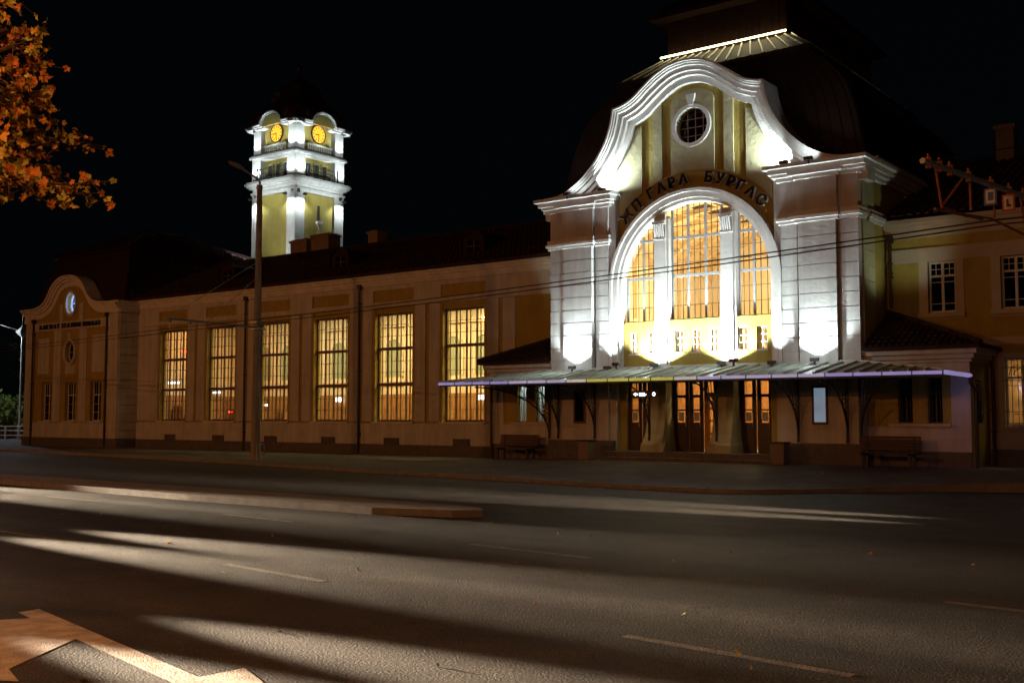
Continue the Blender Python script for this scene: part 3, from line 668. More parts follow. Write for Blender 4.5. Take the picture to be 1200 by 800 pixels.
# doors
st = MB(); st.box(C-3.2,C+3.2,YM-.75,YG+.5,.1,.6); st.box(C-3.0,C+3.4,YM-1.1,YM-.75,.1,.42); st.box(C-3.0,C+3.4,YM-1.45,YM-1.1,.1,.27); st.build('entrance_steps', M['plinth'], hall)
white_tr = emit('lit_fanlight', (.75,.85,.9), .55)
def door(x0, x1, par, mt, open_=False, glassy=True, narrow=False):
    y = YG+.12; w = MB(); w.plate(rect(x0, x1, .6, 3.05), [rect(x0+.13, x1-.13, 2.55, 2.98), rect(x0+.14, x1-.14, 2.05, 2.45), rect(x0+.14, x1-.14, 1.6, 2.0)] if glassy else [rect(x0+.2,x1-.2,.85+k*.42,1.2+k*.42) for k in range(4)]+[rect(x0+.13,x1-.13,2.62,2.98)], y, y+.06)
    w.box(x0+.08,x1-.08,y-.02,y,.75,1.4) if glassy else None
    d = w.build('entrance_door', mt, par); MB().box(x0+.05,x1-.05,y+.03,y+.034,.7,2.98).build('pane', M['glass'], d)
    MB().tube([(x1-.09,y-.05,1.45),(x1-.09,y-.05,1.85)], .018, 8).build('door_handle', M['steel'], d)
    if glassy: MB().box((x0+x1)/2-.1,(x0+x1)/2+.1,y+.01,y+.028,1.65,1.95).build('notice', M['curtain'], d)
for (a, b) in (DB[0], DB[2]):
    m_ = (a+b)/2; door(a, m_-.02, hall, M['wood']); door(m_+.02, b, hall, M['wood'])
door(C-.92, C-.33, hall, M['wood']); door(C-.31, C+.22, hall, M['wood'])
door(C+.26, C+.78, hall, M['oak'], glassy=False)
MB().box(C+.78,C+.92,YG+.1,YG+.2,.6,3.05).build('door_post', M['wood'], hall)
# small window in each corner pier
for s in (-1, 1):
    x = C+s*4.55; wd = .26; w = MB()
    w.plate(rect(x-wd,x+wd,1.55,2.78), [rect(x-wd+.07,x+wd-.07,1.63,2.70)], YM-.10, YM-.07); f = w.build('pier_window', mat('red_brown_frame', (.16,.07,.04), .6), hall)
    if s > 0: MB().box(x-wd+.06,x+wd-.06,YM-.085,YM-.07,1.62,2.71).build('lit_screen', emit('pale_blue_screen', (.35,.48,.62), .38, 2), f)
    else: MB().box(x-wd+.06,x+wd-.06,YM-.085,YM-.07,1.62,2.71).build('pane', M['dglass'], f)
# side roof: mansard with standing seams
mr = MB(); yc = 40.7; prof = [(5.95,6.4,9.95),(5.75,6.3,10.5),(5.6,6.2,11.2),(5.4,6.1,12.0),(5.05,5.95,12.85),(4.5,5.8,13.5),(4.0,5.65,13.95),(3.6,5.55,14.3)]
prof = spline(prof, 3); mr.sq([tuple(p) for p in prof], (C, yc, 0))
for s in (-1, 1):
    for k in range(32):
        t = -1+2*(k+.5)/32
        pts = [(C+s*(p[0]+.012), yc+t*p[1], p[2]) for p in prof]; mr.tube(pts, .022, 4)
for k in range(30):
    t = -1+2*(k+.5)/30; mr.tube([(C+t*p[0], yc-p[1]-.012, p[2]) for p in prof], .022, 4)
for sx in (-1,1): mr.tube([(C+sx*p[0], yc-p[1], p[2]) for p in prof], .05, 6)
mr.build('mansard_roof', M['rmetal'], hall)
sk = MB(); sk.sq([(3.85,5.8,14.22),(3.85,5.8,14.36),(2.6,4.6,15.28)], (C, yc, 0)); sk.build('roof_skirt', M['rmetal'], hall)
ss = MB()
for k in range(16):
    t = -1+2*(k+.5)/16; ss.tube([(C+t*3.8,yc-5.76,14.4),(C+t*2.6,yc-4.62,15.3)], .03, 5)
for s in (-1, 1):
    for k in range(24): t = -1+2*(k+.5)/24; ss.tube([(C+s*3.8,yc+t*5.7,14.4),(C+s*2.62,yc+t*4.6,15.3)], .03, 5)
ss.build('roof_seam', M['seam'], hall)
lt = MB(); lt.box(C-2.35,C+2.35,yc-4.3,yc+4.3,15.2,16.9)
for k in range(19): x = C-2.35+k*4.7/18; lt.box(x-.03,x+.03,yc-4.36,yc-4.3,15.2,16.8)
for k in range(31): y = yc-4.3+k*8.6/30; lt.box(C+2.35,C+2.41,y-.04,y+.04,15.2,16.8)
lt.box(C-2.9,C+2.9,yc-4.9,yc+4.9,16.85,17.0); lt.sq([(2.8,4.8,17.0),(2.5,4.4,17.5),(.5,2.6,18.6)], (C, yc, 0))
lt.build('roof_lantern', M['darkroof'], hall)
MB().tube([(C-2.55,yc-4.62,15.42),(C+2.5,yc-4.62,15.42)], .035, 8).build('led_strip', emit('warm_led_strip', (1,.85,.42), 9), hall)
MB().tube([(C+2.62,yc-4.4,15.36),(C+2.62,yc+4.5,15.36)], .018, 6).build('led_strip', emit('dim_led_strip', (1,.8,.35), 1.2), hall)
lamp('roof_strip_lamp', 'AREA', (C,yc-4.8,15.75), 34, (1,.86,.5), hall, aim=(C,yc-5.6,14.3), size=5, sy=.1)
lamp('roof_strip_lamp', 'AREA', (C+2.9,yc,15.6), 7, (1,.82,.4), hall, aim=(C+3.8,yc,14.3), size=.1, sy=8)
# hall interior
ih = MB(); X0, X1, Y0, Y1 = C-5.3, C+5.3, YG+.7, 45.2
ih.box(X0-.1,X0,Y0,Y1,.6,8); ih.box(X1,X1+.1,Y0,Y1,.6,8); ih.box(X0,X0+.35,Y0,Y1,5.55,5.75); ih.box(X0,X0+.22,Y0,Y1,5.2,5.35); ih.box(X0,X0+.12,Y0,Y1,5.0,5.2)
for k in range(32): y = Y0+.15+k*.33; ih.box(X0,X0+.3,y,y+.13,5.38,5.55)
for k in range(6): y = Y0+.4+k*1.85; ih.box(X0,X0+.14,y,y+.4,.6,8); ih.plate(rect(y+.75,y+1.45,6.1,7.6), [], X0, X0+.08, 'x')
ih.plate([(X0,.6),(X1,.6),(X1,8.0)]+[(C+5.3*cos(t), 8+2.2*sin(t)) for t in [pi*k/20 for k in range(1,20)]]+[(X0,8.0)], [[(C-2.6,3.6),(C+2.6,3.6),(C+2.6,5.2)]+[(C+2.6*cos(t), 5.2+2.6*sin(t)) for t in [pi*k/20 for k in range(1,20)]]+[(C-2.6,5.2)]], Y1, Y1+.3)
ih.band([(C+2.6*cos(t), 5.2+2.6*sin(t)) for t in [pi*k/20 for k in range(21)]], 0, .4, Y1-.12, Y1)
ih.box(C-3.2,C-1.9,Y0+2,Y0+2.3,.6,1); ih.box(X0,X1,Y0-.3,Y0-.28,3.3,3.9)
ih.build('interior_wall', M['cream'], hall)
vt = MB(); n_ = 24; vt_p = [(C+5.3*cos(pi*k/n_), 8+2.2*sin(pi*k/n_)) for k in range(n_+1)]
vt.band(vt_p, 0, .1, Y0-.3, Y1)
for k in range(9): y = Y0+k*1.32; vt.band(vt_p, .0, -.22, y, y+.28)
for k in range(2, n_-1, 2):
    a = vt_p[k]; vt.box(a[0]-.08,a[0]+.08,Y0,Y1,a[1]-.2,a[1])
vt.build('coffered_vault', M['ceil'], hall)
MB().box(X0,X1,Y0-.3,Y1,.5,.6).build('interior_floor', M['floor'], hall)
MB().box(C-3,C+3,Y1+2,Y1+2.1,3,8.5).build('rear_recess', M['ceil'], hall)
MB().plate([(C+2.0,4.1),(C+3.2,3.75),(C+3.2,3.6),(C+2.0,3.95)], [], Y0+.4, Y0+.45).build('red_banner', mat('red_banner', (.5,.03,.02), .7), hall)
wp = MB(); wp.box(X0,X1,Y0+3.8,Y0+3.9,.6,3.2)
for k in range(20): wp.box(X0+k*.55,X0+k*.55+.07,Y0+3.74,Y0+3.8,.6,3.2)
wp.build('interior_partition', M['intwood'], hall)
for (x, y, z, e) in ((C-2,Y0+2.2,6.3,1),(C+2,Y0+2.2,6.3,1),(C,Y0+6.5,6.0,1.3)):
    lamp('hall_interior_lamp', 'POINT', (x, y, z), E_HALL*e, WARM, hall, size=.5)
lamp('hall_porch_lamp', 'AREA', (C,Y0+1.6,3.2), 120, (1,.62,.25), hall, aim=(C,Y0+1.6,0), size=5, sy=1.5)
chn = empty('chandelier', (C+.9,Y0+8.0,5.4), 'white crystal chandelier hanging behind the right bay of the great arched window', 'chandelier')
c = MB()
for r_, z in ((.85,5.4),(.55,5.75)):
    for k in range(14):
        t = 2*pi*k/14; c.tube([(C+.9+r_*cos(t),Y0+8+r_*sin(t),z),(C+.9+r_*cos(t),Y0+8+r_*sin(t),z+.22)], .035, 6)
c.build('candle_light', emit('chandelier_light', (1,.86,.6), 14), chn)
c = MB(); c.tube([(C+.9,Y0+8,5.2),(C+.9,Y0+8,9.9)], .03, 6); c.lathe([(.02,5.1),(.2,5.25),(.08,5.4),(.12,5.7),(.04,6.0)], (C+.9,Y0+8,0), 10)
for k in range(14):
    t = 2*pi*k/14; c.tube([(C+.9,Y0+8,5.2),(C+.9+.5*cos(t),Y0+8+.5*sin(t),5.15),(C+.9+.85*cos(t),Y0+8+.85*sin(t),5.4)], .015, 5); c.tube([(C+.9,Y0+8,6.6),(C+.9+.85*cos(t),Y0+8+.85*sin(t),5.4)], .01, 4)
c.build('frame', M['iron'], chn)
# lettering on the arch
def on_arch(s):
    R = 3.50; a = s/R*1.0; return Matrix.Translation((C+R*sin(a), YG-.20, ZS+R*cos(a))) @ Matrix.Rotation(a, 4, 'Y') @ R90
lt_ = text_mesh('lettering', 'ЖП ГАРА  БУРГАС', .50, .02, M['letter'], hall, lambda s: on_arch(s*1.13))
text_mesh('letter_lit_side', 'ЖП ГАРА  БУРГАС', .50, .045, M['frame'], hall, lambda s: Matrix.Translation((.012,.066,-.03)) @ on_arch(s*1.13))  # pale copy set lower behind, imitating letter sides that catch light
lb = MB(); lb.band([(C-RL*cos(t), ZS+RL*sin(t)) for t in [radians(38)+radians(104)*k/30 for k in range(31)]], 0, .05, YG-.05, YG); lb.build('letter_band_edge', M['ochre'], hall)

# ---- floodlights
def flood(par, x, y, z, aim, e, angle=110, blend=.25, size=.05, col=COLD, body=True):
    if body:
        b = MB(); b.box(x-.13,x+.13,y-.09,y+.05,z-.14,z-.03); b.box(x-.02,x+.02,y-.03,y+.03,z-.26,z-.14); f = b.build('floodlight', M['iron'], par)
    lamp('flood_lamp', 'SPOT', (x, y, z), e, col, par, aim=aim, size=size, angle=angle, blend=blend)
for s in (-1, 1):
    x = C+s*4.58; flood(hall, x, YM-.5, 3.66, (x, YM-.06, 4.95), E_PIER*.6, 118, .45); lamp('flood_lamp', 'SPOT', (x, YM-.9, 4.0), 190, COLD, hall, aim=(x, YM-.1, 7.2), size=.1, angle=85, blend=.9)  # second spot has no body, added to soften the pier light's falloff
    x = C+s*1.28; flood(hall, x, YM-.32, 3.66, (x, YG-.02, 4.9), E_ARCH, 130, .35)
    x = C+s*3.12; flood(hall, x, YM-.42, 3.62, (x, YM+.1, 6.2), E_ARCH*.2, 80, .9)
    x = C+s*3.5; flood(hall, x, YG-.40, 10.12, (x-s*.25, YG+.0, 10.6), E_GABLE*2.2, 140, .7)
    flood(hall, x-s*.1, YG-.75, 10.1, (C+s*1.4, YG-.2, 13.4), E_GABLE*.35, 100, .8, body=False)
    flood(hall, C+s*4.6, YM-.75, 9.98, (C+s*4.2, YM-.1, 11.2), E_GABLE*.12, 140, .8)  # floods added to brighten the tails of the gable moulding
for u in (-4.6,-1.3,1.3,4.6): lamp('flood_spill', 'POINT', (C+u, YM-1.0, 3.95), 26, COLD, hall, size=.12)  # bodiless points added to brighten the canopy sheet as flood spill
# extra floods added on the canopy to wash the gable and its moulding
for u in (-2.2,2.2): flood(hall, C+u, YM-1.3, 3.68, (C+u*.8, YM-.1, 11.5), 420, 88, .9, size=.15)
for k in (-1,1):
    lamp('side_wall_lamp', 'SPOT', (C+k*7.6,YM+.9,4.95), 105, (.9,1,.8), hall, aim=(C+k*5.9,YM+1.6,9), size=.2, angle=95, blend=.9)

# ================================================================ CANOPY
cx0, cx1 = -27.1, -8.85; CY = 31.0; CZ = 2.99
can = empty('entrance_canopy', (C, CY, .3), 'long standing seam metal canopy with glowing violet and yellow gutter over the entrance', 'canopy')
r = MB(); th = .05
fr_ = [(cx0,CY,CZ+.06),(cx1,CY,CZ+.06),(C+5.9,YM-.1,3.47),(C-5.9,YM-.1,3.47)]
for pts in (fr_, [(cx1,CY,CZ+.06),(cx1,33.83,CZ+.06),(C+5.9,33.83,3.47),(C+5.9,YM-.1,3.47)], [(cx0,CY,CZ+.06),(C-5.9,YM-.1,3.47),(C-5.9,33.83,3.47),(cx0,33.83,CZ+.06)]):
    r.poly(pts); r.poly([(p[0],p[1],p[2]-th) for p in pts])
r.build('roof_sheet', M['seam'], can)
sm = MB()
x = cx0+.25
while x < cx1-.1:
    t = 1
    if x < C-5.9: t = (x-cx0)/(C-5.9-cx0)
    if x > C+5.9: t = (cx1-x)/(cx1-C-5.9)
    y1_ = CY+(YM-.1-CY)*t; z1_ = CZ+.06+.41*t
    sm.add([(x-.018,CY,CZ+.06),(x+.018,CY,CZ+.06),(x+.018,y1_,z1_),(x-.018,y1_,z1_),(x-.018,CY,CZ+.13),(x+.018,CY,CZ+.13),(x+.018,y1_,z1_+.07),(x-.018,y1_,z1_+.07)],[(4,5,6,7),(0,1,5,4),(1,2,6,5),(0,3,7,4)])
    x += .46
sm.tube([(cx1,CY,CZ+.1),(C+5.9,YM-.1,3.51)], .04, 6); sm.tube([(cx0,CY,CZ+.1),(C-5.9,YM-.1,3.51)], .04, 6)
sm.box(C-5.9,C+5.9,YM-.14,YM-.1,3.44,3.56)
sm.build('standing_seam', M['seam'], can)
# gutter in sections; its glow stands in for coloured light falling on it
cols = [(.36,.30,.62)]*4+[(.50,.45,.62)]*3+[(.66,.58,.48)]+[(.62,.56,.12)]*4+[(.62,.56,.48)]+[(.48,.42,.62)]*5+[(.36,.30,.62)]*4
n_ = len(cols); L_ = (cx1-cx0)/n_; lm = {}
for i, cc in enumerate(cols):
    if cc not in lm: lm[cc] = emit('gutter_glow_'+str(len(lm)), cc, .62, 1.5)
    g = MB(); g.tube([(cx0+i*L_+.01, CY-.07, CZ+.02),(cx0+(i+1)*L_-.015, CY-.07, CZ+.02)], .05, 10); g.build('glowing_gutter', lm[cc], can, True)
g = MB(); g.tube([(cx1+.05,CY-.07,CZ+.02),(cx1+.05,33.4,CZ+.0)], .062, 10); g.build('glowing_gutter', lm[cols[-1]], can, True)
gb = MB()
for i in range(0, n_+1): gb.box(cx0+i*L_-.015,cx0+i*L_+.01,CY-.13,CY+.0,CZ-.04,CZ+.075)
gb.box(cx0,cx1,CY+.0,CY+.06,CZ-.08,CZ+.05); gb.build('gutter_bracket', M['iron'], can)
lamp('canopy_led_lamp', 'AREA', (cx1+.0,32.6,2.75), 2, (.6,.5,1), can, aim=(cx1-.3,33.8,1.5), size=.1, sy=1.2)
bt = MB()
for y in (31.6,32.4,33.1): bt.box(cx0+.6 if y<32 else cx0+1.5, cx1-.6 if y<32 else cx1-1.5, y-.03, y+.03, CZ-.05+(y-31)*.16-.05, CZ+.02+(y-31)*.16-.05)
bt.build('purlin', M['iron'], can)
def bracket(x, par, dx=0):
    b = MB(); yw = YM-.12 if abs(x-C) > 1.5 else YM-.66
    yf = CY+.25
    b.box(x-.035,x+.035,yw-.06,yw,1.1,CZ+.12)
    P = lambda y, z: (x+dx*(yw-y), y, z)
    arc = [P(yw-.03-(yw-yf)*(1-cos(t)), 1.15+1.72*sin(t)) for t in [pi/2*k/12 for k in range(13)]]
    b.tube(arc, .03, 6); b.tube([P(yw,CZ-.02),P(yf,CZ-.02)], .035, 6)
    for k in range(1, 6):
        a = arc[k*2]; fr2 = k/6.5; b.tube([P(yw-.05,1.35+.18*k), (a[0],a[1],a[2])], .012, 5); b.tube([(a[0],a[1],a[2]), P(yw-(yw-yf)*fr2*.9, CZ-.03)], .014, 5)
    b.lathe([(.02,-.12),(.05,-.06),(.045,0)], (x,yw-.05,1.1), 8)
    return b.build('bracket', M['iron'], par)
for u in (-5.45,-3.85,-1.27,1.27,3.85,5.45): bracket(C+u, can)
bracket(C+5.85, can, .85); bracket(C-5.85, can, -.85)
dp = MB(); dp.tube([(cx1+.05,33.35,CZ-.02),(cx1+.05,33.4,CZ-.22),(cx1+.1,33.7,CZ-.42),(cx1+.1,33.72,CZ-.6),(cx1+.1,33.72,.3)], .055, 8); dp.build('downpipe', M['pipe'], can)
dp = MB(); dp.tube([(cx0+.35,33.66,CZ+.0),(cx0+.35,33.66,.2)], .055, 8); dp.build('downpipe', M['pipe'], can)
sgn = empty('hanging_sign', (-18.6,31.6,2.5), 'small black hanging sign with white arrow under the canopy by the entrance', 'sign')
b = MB(); b.box(-19.1,-18.15,31.58,31.66,2.42,2.66); b.box(-18.95,-18.93,31.61,31.63,2.66,2.97); b.box(-18.33,-18.31,31.61,31.63,2.66,2.97); b.build('board', M['iron'], sgn)
k = MB(); k.plate([(-19.05,2.54),(-18.96,2.60),(-18.96,2.565),(-18.88,2.565),(-18.88,2.515),(-18.96,2.515),(-18.96,2.48)], [], 31.57, 31.58)
k.box(-18.83,-18.62,31.57,31.58,2.56,2.585); k.box(-18.83,-18.55,31.57,31.58,2.52,2.54); k.box(-18.83,-18.6,31.57,31.58,2.48,2.5); k.band(ell(-18.27,2.54,.035,.045,16), 0, .02, 31.57, 31.58, True)
k.build('symbols', emit('sign_light', (1,.95,1), 3), sgn)

for u in (-2.1, 2.3): 
    b = MB(); b.lathe([(.02,-.12),(.09,-.05),(.09,.0)], (C+u,32.4,3.05), 12); b.build('added_porch_lamp', M['iron'], can); lamp('porch_fill', 'SPOT', (C+u,32.4,2.9), 25, (1,.8,.5), can, aim=(C+u,31.6,0), size=.08, angle=150, blend=.8)  # lamps added for soft fill light under the canopy
# ================================================================ SIDE ANNEXES
YA = 33.85
def annex(x0, x1, side, label):
    a = empty('side_annex', ((x0+x1)/2, YA, .2), label, 'annex')
    cx = (x0+x1)/2+ (.25 if side > 0 else -.1)
    WN = [(-11.06,-10.62),(-10.17,-9.74)] if side > 0 else [(-25.63,-25.22),(-24.77,-24.36)]
    MB().plate(rect(x0,x1,.2,3.55), [rect(p, q, 1.6, 2.98) for p, q in WN], YA+.03, YA+.3).build('wall', M['ochre'], a)
    t = MB(); blocks(t, x0, x1, YA, YA+.03, .75, 1.5, .37); xo = x1 if side > 0 else x0
    p_, q_ = sorted((xo, xo-side*.55)); blocks(t, p_, q_, YA, YA+.03, 1.5, 3.3, .45)
    t.box(x0,x1,YA-.01,YA+.03,3.1,3.42); t.box(WN[0][0]-.25,WN[1][1]+.25,YA-.08,YA+.05,1.5,1.58)
    for (z0, z1, p) in ((3.42,3.52,.07),(3.52,3.66,.16),(3.66,3.8,.27),(3.8,3.88,.36)):
        aa, bb = (x0, x1+p) if side > 0 else (x0-p, x1); t.box(aa, bb, YA-p, YW, z0, z1)
    t.build('facade_trim', M['stone'], a)
    s = MB(); p_, q_ = sorted((xo, xo-side*.25)); s.plate(rect(YA+.3, YW, .2, 3.55), [rect(34.45,35.1,1.62,2.9)], p_, q_, 'x'); s.build('side_wall', M['ochre'], a)
    s = MB(); xx = xo+side*.02
    for y in (34.55,34.78,35.0): s.tube([(xx,y,1.62),(xx+side*.06,y,2.0),(xx,y,2.9)], .012, 5)
    for z in (1.75,2.3,2.8): s.tube([(xx,34.45,z),(xx,35.1,z)], .012, 5)
    s.tube([(xx+side*.05,34.7+.14*cos(t_),2.1+.2*sin(t_)) for t_ in [2*pi*k/12 for k in range(13)]], .012, 5); s.build('window_grille', M['iron'], a)
    MB().box(*sorted((xo-side*.14,xo-side*.16)),34.45,35.1,1.62,2.9).build('side_pane', M['dglass'], a)
    MB().box(x0 if side<0 else x0, x1, YA-.1, YA+.05, .05, .75).build('plinth', M['plinth'], a)
    for p, q in WN:
        w = MB(); y = YA+.16
        for xx in (p, (p+q)/2-.02, q-.04): w.box(xx, xx+.04, y, y+.05, 1.6, 2.98)
        for z in (1.6, 2.5, 2.94): w.box(p, q, y+.001, y+.051, z, z+.04)
        f = w.build('window', M['frame'] if side < 0 else M['brownframe'], a)
        MB().box(p,q,y+.02,y+.025,1.6,2.98).build('pane', M['glass'] if side < 0 else M['dglass'], f)
        if side > 0:
            g = MB()
            for k in range(4): xx = p+.04+k*(q-p-.08)/3; g.tube([(xx,YA-.04,1.62),(xx,YA-.04,2.96)], .01, 5)
            for z in (1.75,2.2,2.7): g.tube([(p-.03,YA-.04,z),(q+.03,YA-.04,z)], .01, 5)
            g.build('window_grille', M['iron'], a)
    if side < 0:
        MB().box(x0+.4,x1-.1,YA+.9,YA+1.0,.5,3.4).build('interior_wall', mat('pale_blue_wall', (.5,.6,.66), .8, None, 1, 0), a)
        lamp('annex_interior_lamp', 'AREA', ((x0+x1)/2, YA+.6, 3.3), 26, (.8,.93,1), a, aim=((x0+x1)/2, YA+.8, 0), size=2, sy=.4)
        pl_ = MB()
        for k in range(40):
            an = random.uniform(0,2*pi); r0 = random.uniform(.05,.2); z = random.uniform(1.6,2.25); c = Vector((-24.55+r0*cos(an), YA+.55+r0*sin(an)*.5, z)); d = Vector((cos(an),sin(an)*.4,.6))*.13; e = Vector((.04,.0,.02))
            pl_.add([c, c+d*.5+e, c+d, c+d*.5-e], [(0,1,2,3)])
        pl_.build('potted_plant', M['leafgreen'], a)
    # tiled half-hip roof leaning on the wing wall
    xi = C+side*5.9; xe = xo+side*.42; ye = YA-.42; ze = 3.9; zp = 5.15
    r = MB(); pk = (xi, YW-.02, zp)
    r.poly([(xi,ye,ze),(xe,ye,ze),pk]); r.poly([(xe,ye,ze),(xe,YW-.02,ze),pk]); r.box(*sorted((xi,xe)), ye-.02, ye+.06, ze-.09, ze+.02); r.box(*sorted((xe,xe-side*.08)), ye, YW, ze-.09, ze+.02)
    u = Vector((side,0,0)); v = Vector(((0), YW-ye, zp-ze)); wd = abs(xe-xi); L = v.length
    nn = Vector((0, -(zp-ze), YW-ye))
    if side > 0: tiles(r, (xi,ye,ze), u, v, nn, lambda t: (0, wd*(1-t/L)), L, .2, .3)
    else: tiles(r, (xe,ye,ze), (1,0,0), v, nn, lambda t: (wd*t/L, wd), L, .2, .3)
    ridge(r, (xe,ye,ze+.06), (pk[0],pk[1],pk[2]+.06), .085, .3)
    r.build('roof', M['tile'], a)
    return a
annex(C+5.85, -8.93, 1, 'small annex right of the hall with barred windows and red tiled half hip roof')
annex(-26.85, C-5.85, -1, 'small annex left of the hall with two pale lit windows and tiled roof')

# ================================================================ EAST WING
east = empty('east_wing', (-6, YW, .3), 'two storey ochre station wing at the right edge with white framed windows', 'building wing')
EXW = [(-10.68,-9.85),(-8.49,-7.66),(-6.3,-5.47),(-4.1,-3.27)]; LXW = [(-8.46,-7.5),(-6.3,-5.3),(-4.1,-3.1)]
MB().plate(rect(C+5.9,2,.2,7.9), [rect(a, b, 5.10, 6.74) for a, b in EXW]+[rect(a, b, 1.5, 3.58) for a, b in LXW], YW, YW+.4).build('wall', M['ochre'], east)
t = MB(); t.plate(rect(C+5.9,2,6.76,7.2), [], YW-.05, YW)
for (z0, z1, p) in ((7.55,7.72,.05),(7.72,7.88,.12),(7.88,8.0,.24),(8.0,8.14,.34)): t.box(C+5.9,2,YW-p,YW+.3,z0,z1)
for (a, b) in EXW: t.plate(rect(a-.28,b+.28,4.88,6.77), [rect(a, b, 5.10, 6.74)], YW-.04, YW+.02); t.box(a-.3,b+.3,YW-.14,YW,4.94,5.08)
for (a, b) in LXW: t.plate(rect(a-.18,b+.18,1.35,3.75), [rect(a, b, 1.5, 3.58)], YW-.04, YW+.02); t.box(a-.2,b+.2,YW-.12,YW,1.38,1.48)
t.box(C+5.9,2,YW-.05,YW,4.0,4.25); blocks(t, C+9, 2, YW-.05, YW, .8, 1.34, .27)
for x in (-9.2,-7.0,-4.8): t.plate(rect(x-.35,x+.35,4.9,6.5), [], YW-.02, YW) if 0 else None
t.build('facade_trim', mat('pale_trim', (.46,.40,.31), .85, (.40,.35,.27), 2, .3, 12), east)
MB().box(C+9,2,YW-.1,YW+.1,.0,.8).build('plinth', M['plinth'], east)
def tallwin(a, b, z0, z1, par, pane, y=YW+.15):
    w = MB()
    for xx in (a, b-.06): w.box(xx, xx+.06, y, y+.06, z0, z1)
    m_ = (a+b)/2; w.box(m_-.04,m_+.04,y-.01,y+.05,z0,z1); zt = z0+(z1-z0)*.70
    for z in (z0, zt, z1-.06): w.box(a,b,y+.001,y+.061,z,z+.07)
    for (p, q) in ((a,m_),(m_,b)):
        w.box((p+q)/2-.01,(p+q)/2+.01,y+.01,y+.04,zt,z1); w.box(p,q,y+.012,y+.042,(zt+z1)/2,(zt+z1)/2+.02)
        w.box(p,q,y+.012,y+.042,z0+(zt-z0)*.25,z0+(zt-z0)*.25+.02); w.box(p,q,y+.012,y+.042,z0+(zt-z0)*.85,z0+(zt-z0)*.85+.02)
    f = w.build('window', M['frame'], par); MB().box(a,b,y+.03,y+.034,z0,z1).build('pane', pane, f)
for (a, b) in EXW: tallwin(a, b, 5.10, 6.74, east, M['dglass'])
for (a, b) in LXW:
    tallwin(a, b, 1.5, 3.58, east, M['glass']); g = MB(); y = YW-.1
    for k in range(6): x = a+.05+k*(b-a-.1)/5; g.tube([(x,y,1.4),(x,y,3.6)], .011, 5)
    for z in (1.6,1.95,2.9,3.3): g.tube([(a-.05,y,z),(b+.05,y,z)], .011, 5)
    for r_ in (.2,.33): g.tube([((a+b)/2+r_*cos(t_),y-.02,3.05+r_*sin(t_)) for t_ in [pi*k/10 for k in range(11)]], .011, 5)
    g.build('window_grille', M['iron'], east)
it = MB(); it.box(C+6,2,YW+3.5,YW+3.6,.3,4.2); it.box(C+6,2,YW+.5,YW+3.6,4.2,4.3); it.build('interior_wall', mat('orange_room', (.6,.38,.16), .8, None, 1, 0), east)
MB().box(-8.3,-7.9,YW+3.3,YW+3.4,1.3,2.2).build('notice_board', M['curtain'], east)
MB().box(C+6,2,YW+1.5,YW+1.6,4.4,7.6).build('dark_upper_room', M['darkroom'], east)
MB().box(-8.7,-8.4,YW+3.2,YW+3.25,2.55,2.7).build('lit_panel', sg, east)
lamp('east_interior_lamp', 'AREA', (-7,YW+2,4.1), 110, (1,.7,.35), east, aim=(-7,YW+2.4,0), size=3, sy=1)
downpipe(C+6.06, YW-.12, 5.3, 7.55, east); downpipe(-8.35+.0, YW-.5, .3, 3.9, east, hop=False) if 0 else downpipe(-8.78, YW-.14, .3, 3.7, east, hop=False)
rf = MB(); a0, a1 = C+5.9, 3
rf.poly([(a0,YW-.45,8.18),(a1,YW-.45,8.18),(a1,42.2,11.1),(a0,42.2,11.1)]); rf.poly([(a0,42.2,11.1),(a1,42.2,11.1),(a1,48.5,8.2),(a0,48.5,8.2)])
sl = Vector((0,42.2-YW+.45,2.92)); tiles(rf, (a0,YW-.45,8.18), (1,0,0), sl, Vector((0,-sl.z,sl.y)), lambda t_: (0,a1-a0), sl.length, .27, .4); ridge(rf, (a0,42.2,11.15), (a1,42.2,11.15), .12)
rf.build('roof', M['tile'], east)
chimney(-9.95,-9.35,42.0,10.6,12.2,east,.8)

# ================================================================ CLOCK TOWER
TX, TY = -55.57, 49.1
tow = empty('clock_tower', (TX, TY, 0), 'white floodlit square clock tower with orange clock faces rising behind the wing', 'tower')
w = MB(); w.box(TX-2,TX+2,TY-2,TY+2,0,16.3); w.box(TX-1.7,TX+1.7,TY-1.7,TY+1.7,16.3,21.0); w.build('wall', M['ochre'], tow)
cs = MB()
for sx in (-1,1):
    for sy in (-1,1):
        x, y = TX+sx*1.72, TY+sy*1.72
        cs.box(x-.4,x+.4,y-.4,y+.4,9,16.35); cs.box(x-.42,x+.42,y-.42,y+.42,17.3,18.75); cs.box(x-.36,x+.36,y-.36,y+.36,19.15,20.8)
cs.build('corner_pillar', M['white'], tow)
cn = MB()
for (z0, z1, h) in ((16.35,16.45,2.14),(16.45,16.58,2.2),(16.58,16.82,2.1),(16.82,16.93,2.28),(16.93,17.05,2.4),(17.05,17.17,2.5),(17.17,17.28,2.42),(18.72,18.84,2.15),(18.84,18.98,2.28),(18.98,19.08,2.2)): cn.box(TX-h,TX+h,TY-h,TY+h,z0,z1)
cn.build('cornice', M['white'], tow)
R1 = [(-2.55,20.86),(-1.15,20.86)]+[(-.92*cos(t), 20.90+.72*sin(t)) for t in [pi*k/16 for k in range(17)]]+[(1.15,20.86),(2.55,20.86)]
